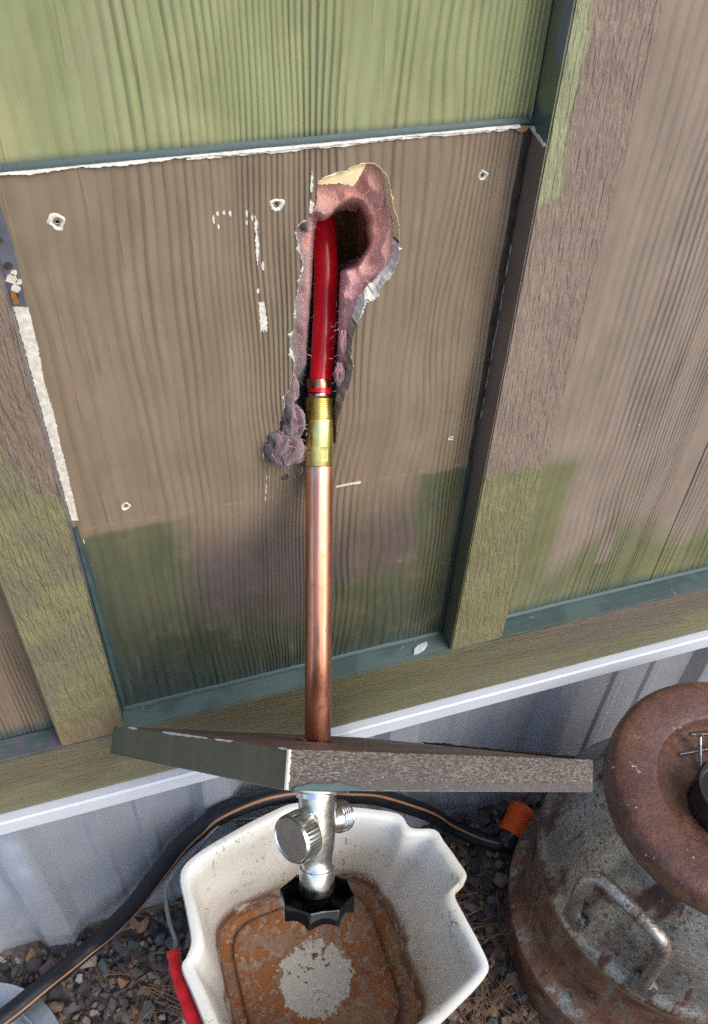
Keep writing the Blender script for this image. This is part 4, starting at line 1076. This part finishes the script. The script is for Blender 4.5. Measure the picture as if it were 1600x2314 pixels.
# ================================================================== GRAVEL
def stone_mesh(i):
    r = random.Random(100 + i); bm = bmesh.new()
    sx, sy, sz = r.uniform(.8, 1.35), r.uniform(.65, 1.0), r.uniform(.42, .75)
    for k in range(15):
        v = Vector((r.gauss(0, 1), r.gauss(0, 1), r.gauss(0, 1))).normalized() * r.uniform(.82, 1.05); bm.verts.new((v.x * sx, v.y * sy, v.z * sz))
    bmesh.ops.convex_hull(bm, input=bm.verts[:])
    bmesh.ops.delete(bm, geom=[v for v in bm.verts if not v.link_faces], context='VERTS')
    bmesh.ops.recalc_face_normals(bm, faces=bm.faces[:])
    me = bpy.data.meshes.new('stone'); bm.to_mesh(me); bm.free(); me.materials.append(M['stone']); return me
stones = [stone_mesh(i) for i in range(16)]
def blocked(x, y, r):
    if y > -.004 - r * .6: return True
    if math.hypot(x - .591, y + .228) < .182 + r * .3: return True
    if math.hypot((x - .156), (y + .160)) < .105 + r * .2: return True
    if math.hypot(x + .270, y + .158) < .112: return True
    return False
cands = []
def free(x, y, r, lst, k=.72):
    return all((x - a) ** 2 + (y - b) ** 2 > (k * (r + c)) ** 2 for a, b, c in lst)
tries = 0; placed = []
R2 = random.Random(5)
while tries < 9000:
    tries += 1
    x = R2.uniform(-.34, .66); y = R2.uniform(-.46, -.005); r = R2.choice((.006, .008, .0095, .011, .0125, .0145)) * R2.uniform(.85, 1.15)
    if blocked(x, y, r) or not free(x, y, r, placed): continue
    placed.append((x, y, r))
bpy.context.view_layer.update(); dg = bpy.context.evaluated_depsgraph_get()
def seen(p):
    v = p - CAM; d = v.dot(F_); u = v.dot(R_) / d * 1983; w = v.dot(U_) / d * 1983
    if abs(u) > 805 or abs(w) > 1162: return False
    hit, loc, *_ = scene.ray_cast(dg, CAM, v.normalized(), distance=v.length - .012)
    return not hit
vis, hid = [], []
for s in placed:
    p = Vector((s[0], s[1], -.478 + s[2] * .4))
    (vis if (seen(p) or seen(p + Vector((s[2], 0, 0))) or seen(p - Vector((s[2], 0, 0)))) else hid).append(s)
vis.sort(key=lambda s: -s[2]); hid += vis[300:]; vis = vis[:300]
def place(s, rr):
    return Matrix.Translation((s[0], s[1], GZ + .004 + s[2] * rr.uniform(.35, .8))) @ Matrix.Rotation(rr.uniform(0, 6.28), 4, 'Z') @ Matrix.Rotation(rr.gauss(0, .45), 4, 'X') @ Matrix.Rotation(rr.gauss(0, .45), 4, 'Y') @ Matrix.Scale(s[2], 4)
for s in vis:
    o = bpy.data.objects.new('stone', R2.choice(stones)); col.objects.link(o); o.parent = gr; o.matrix_local = place(s, R2)
# the rest as one mass: small filler in view, wider scatter outside
fill = []
for i in range(5200):
    fill.append((R2.uniform(-.40, .70), R2.uniform(-.50, .0), R2.uniform(.003, .0065)))
for i in range(5200):
    x = R2.uniform(-1.3, 1.7); y = R2.uniform(-1.5, -.005)
    if not (-.34 < x < .66 and y > -.46): fill.append((x, y, R2.uniform(.006, .012)))
AV, AF, AT = [], [], []; nv = 0
geo = [(np.array([v.co[:] for v in m.vertices]), [tuple(p.vertices) for p in m.polygons]) for m in stones]
for k, s in enumerate(hid + fill):
    if blocked(s[0], s[1], s[2]) and k >= len(hid): continue
    V, Fc = geo[R2.randrange(16)]; Mx = np.array(place((s[0], s[1], s[2]), R2)); 
    if k >= len(hid) and s[2] < .0066: Mx[2, 3] -= .002
    W = V @ Mx[:3, :3].T + Mx[:3, 3]; AV.append(W); AF += [tuple(a + nv for a in f) for f in Fc]; t = R2.random(); AT += [t] * len(V); nv += len(V)
me = bpy.data.meshes.new('gravel'); me.from_pydata(np.concatenate(AV).tolist(), [], AF); me.update()
at = me.attributes.new('tone', 'FLOAT', 'POINT'); at.data.foreach_set('value', AT)
o = link('gravel', me, M['stone']); tag(o, 'loose small crushed gravel filling between the larger stones', kind='stuff'); o.parent = gr

# dry pine needles
vs = []; fs = []
R3 = random.Random(11)
def needle(p, a, L, tilt, bend):
    global vs, fs
    d = Vector((math.cos(a), math.sin(a), tilt)); w = .00055; q = Vector(p); b0 = len(vs); n = 6
    for s in range(n + 1):
        sd = Vector((-d.y, d.x, 0)).normalized() * w * (1 - .7 * s / n); u = Vector((0, 0, w * (1 - .7 * s / n)))
        vs += [q - sd, q + u, q + sd, q - u]; q = q + d * (L / n); d = (Matrix.Rotation(bend / n, 3, 'Z') @ d); d.z = d.z - .02
    for s in range(n):
        for k in range(4): fs.append((b0 + s * 4 + k, b0 + s * 4 + (k + 1) % 4, b0 + s * 4 + 4 + (k + 1) % 4, b0 + s * 4 + 4 + k))
for i in range(210):
    if i < 140: x, y = R3.gauss(.375, .05), R3.gauss(-.24, .10)
    else: x, y = R3.gauss(-.03, .08), R3.gauss(-.11, .07)
    if blocked(x, y, .004): continue
    a = R3.uniform(0, 6.28); L = R3.uniform(.05, .12); z = GZ + R3.uniform(.014, .024); tl = R3.gauss(0, .06)
    for k in range(R3.choice((1, 2, 3))): needle((x, y, z), a + R3.gauss(0, .09), L * R3.uniform(.85, 1), tl + R3.gauss(0, .03), R3.gauss(0, .5))
o = pyd('pine_needles', vs, fs, M['needle']); tag(o, 'scattered dry brown pine needles lying on the gravel', kind='stuff')
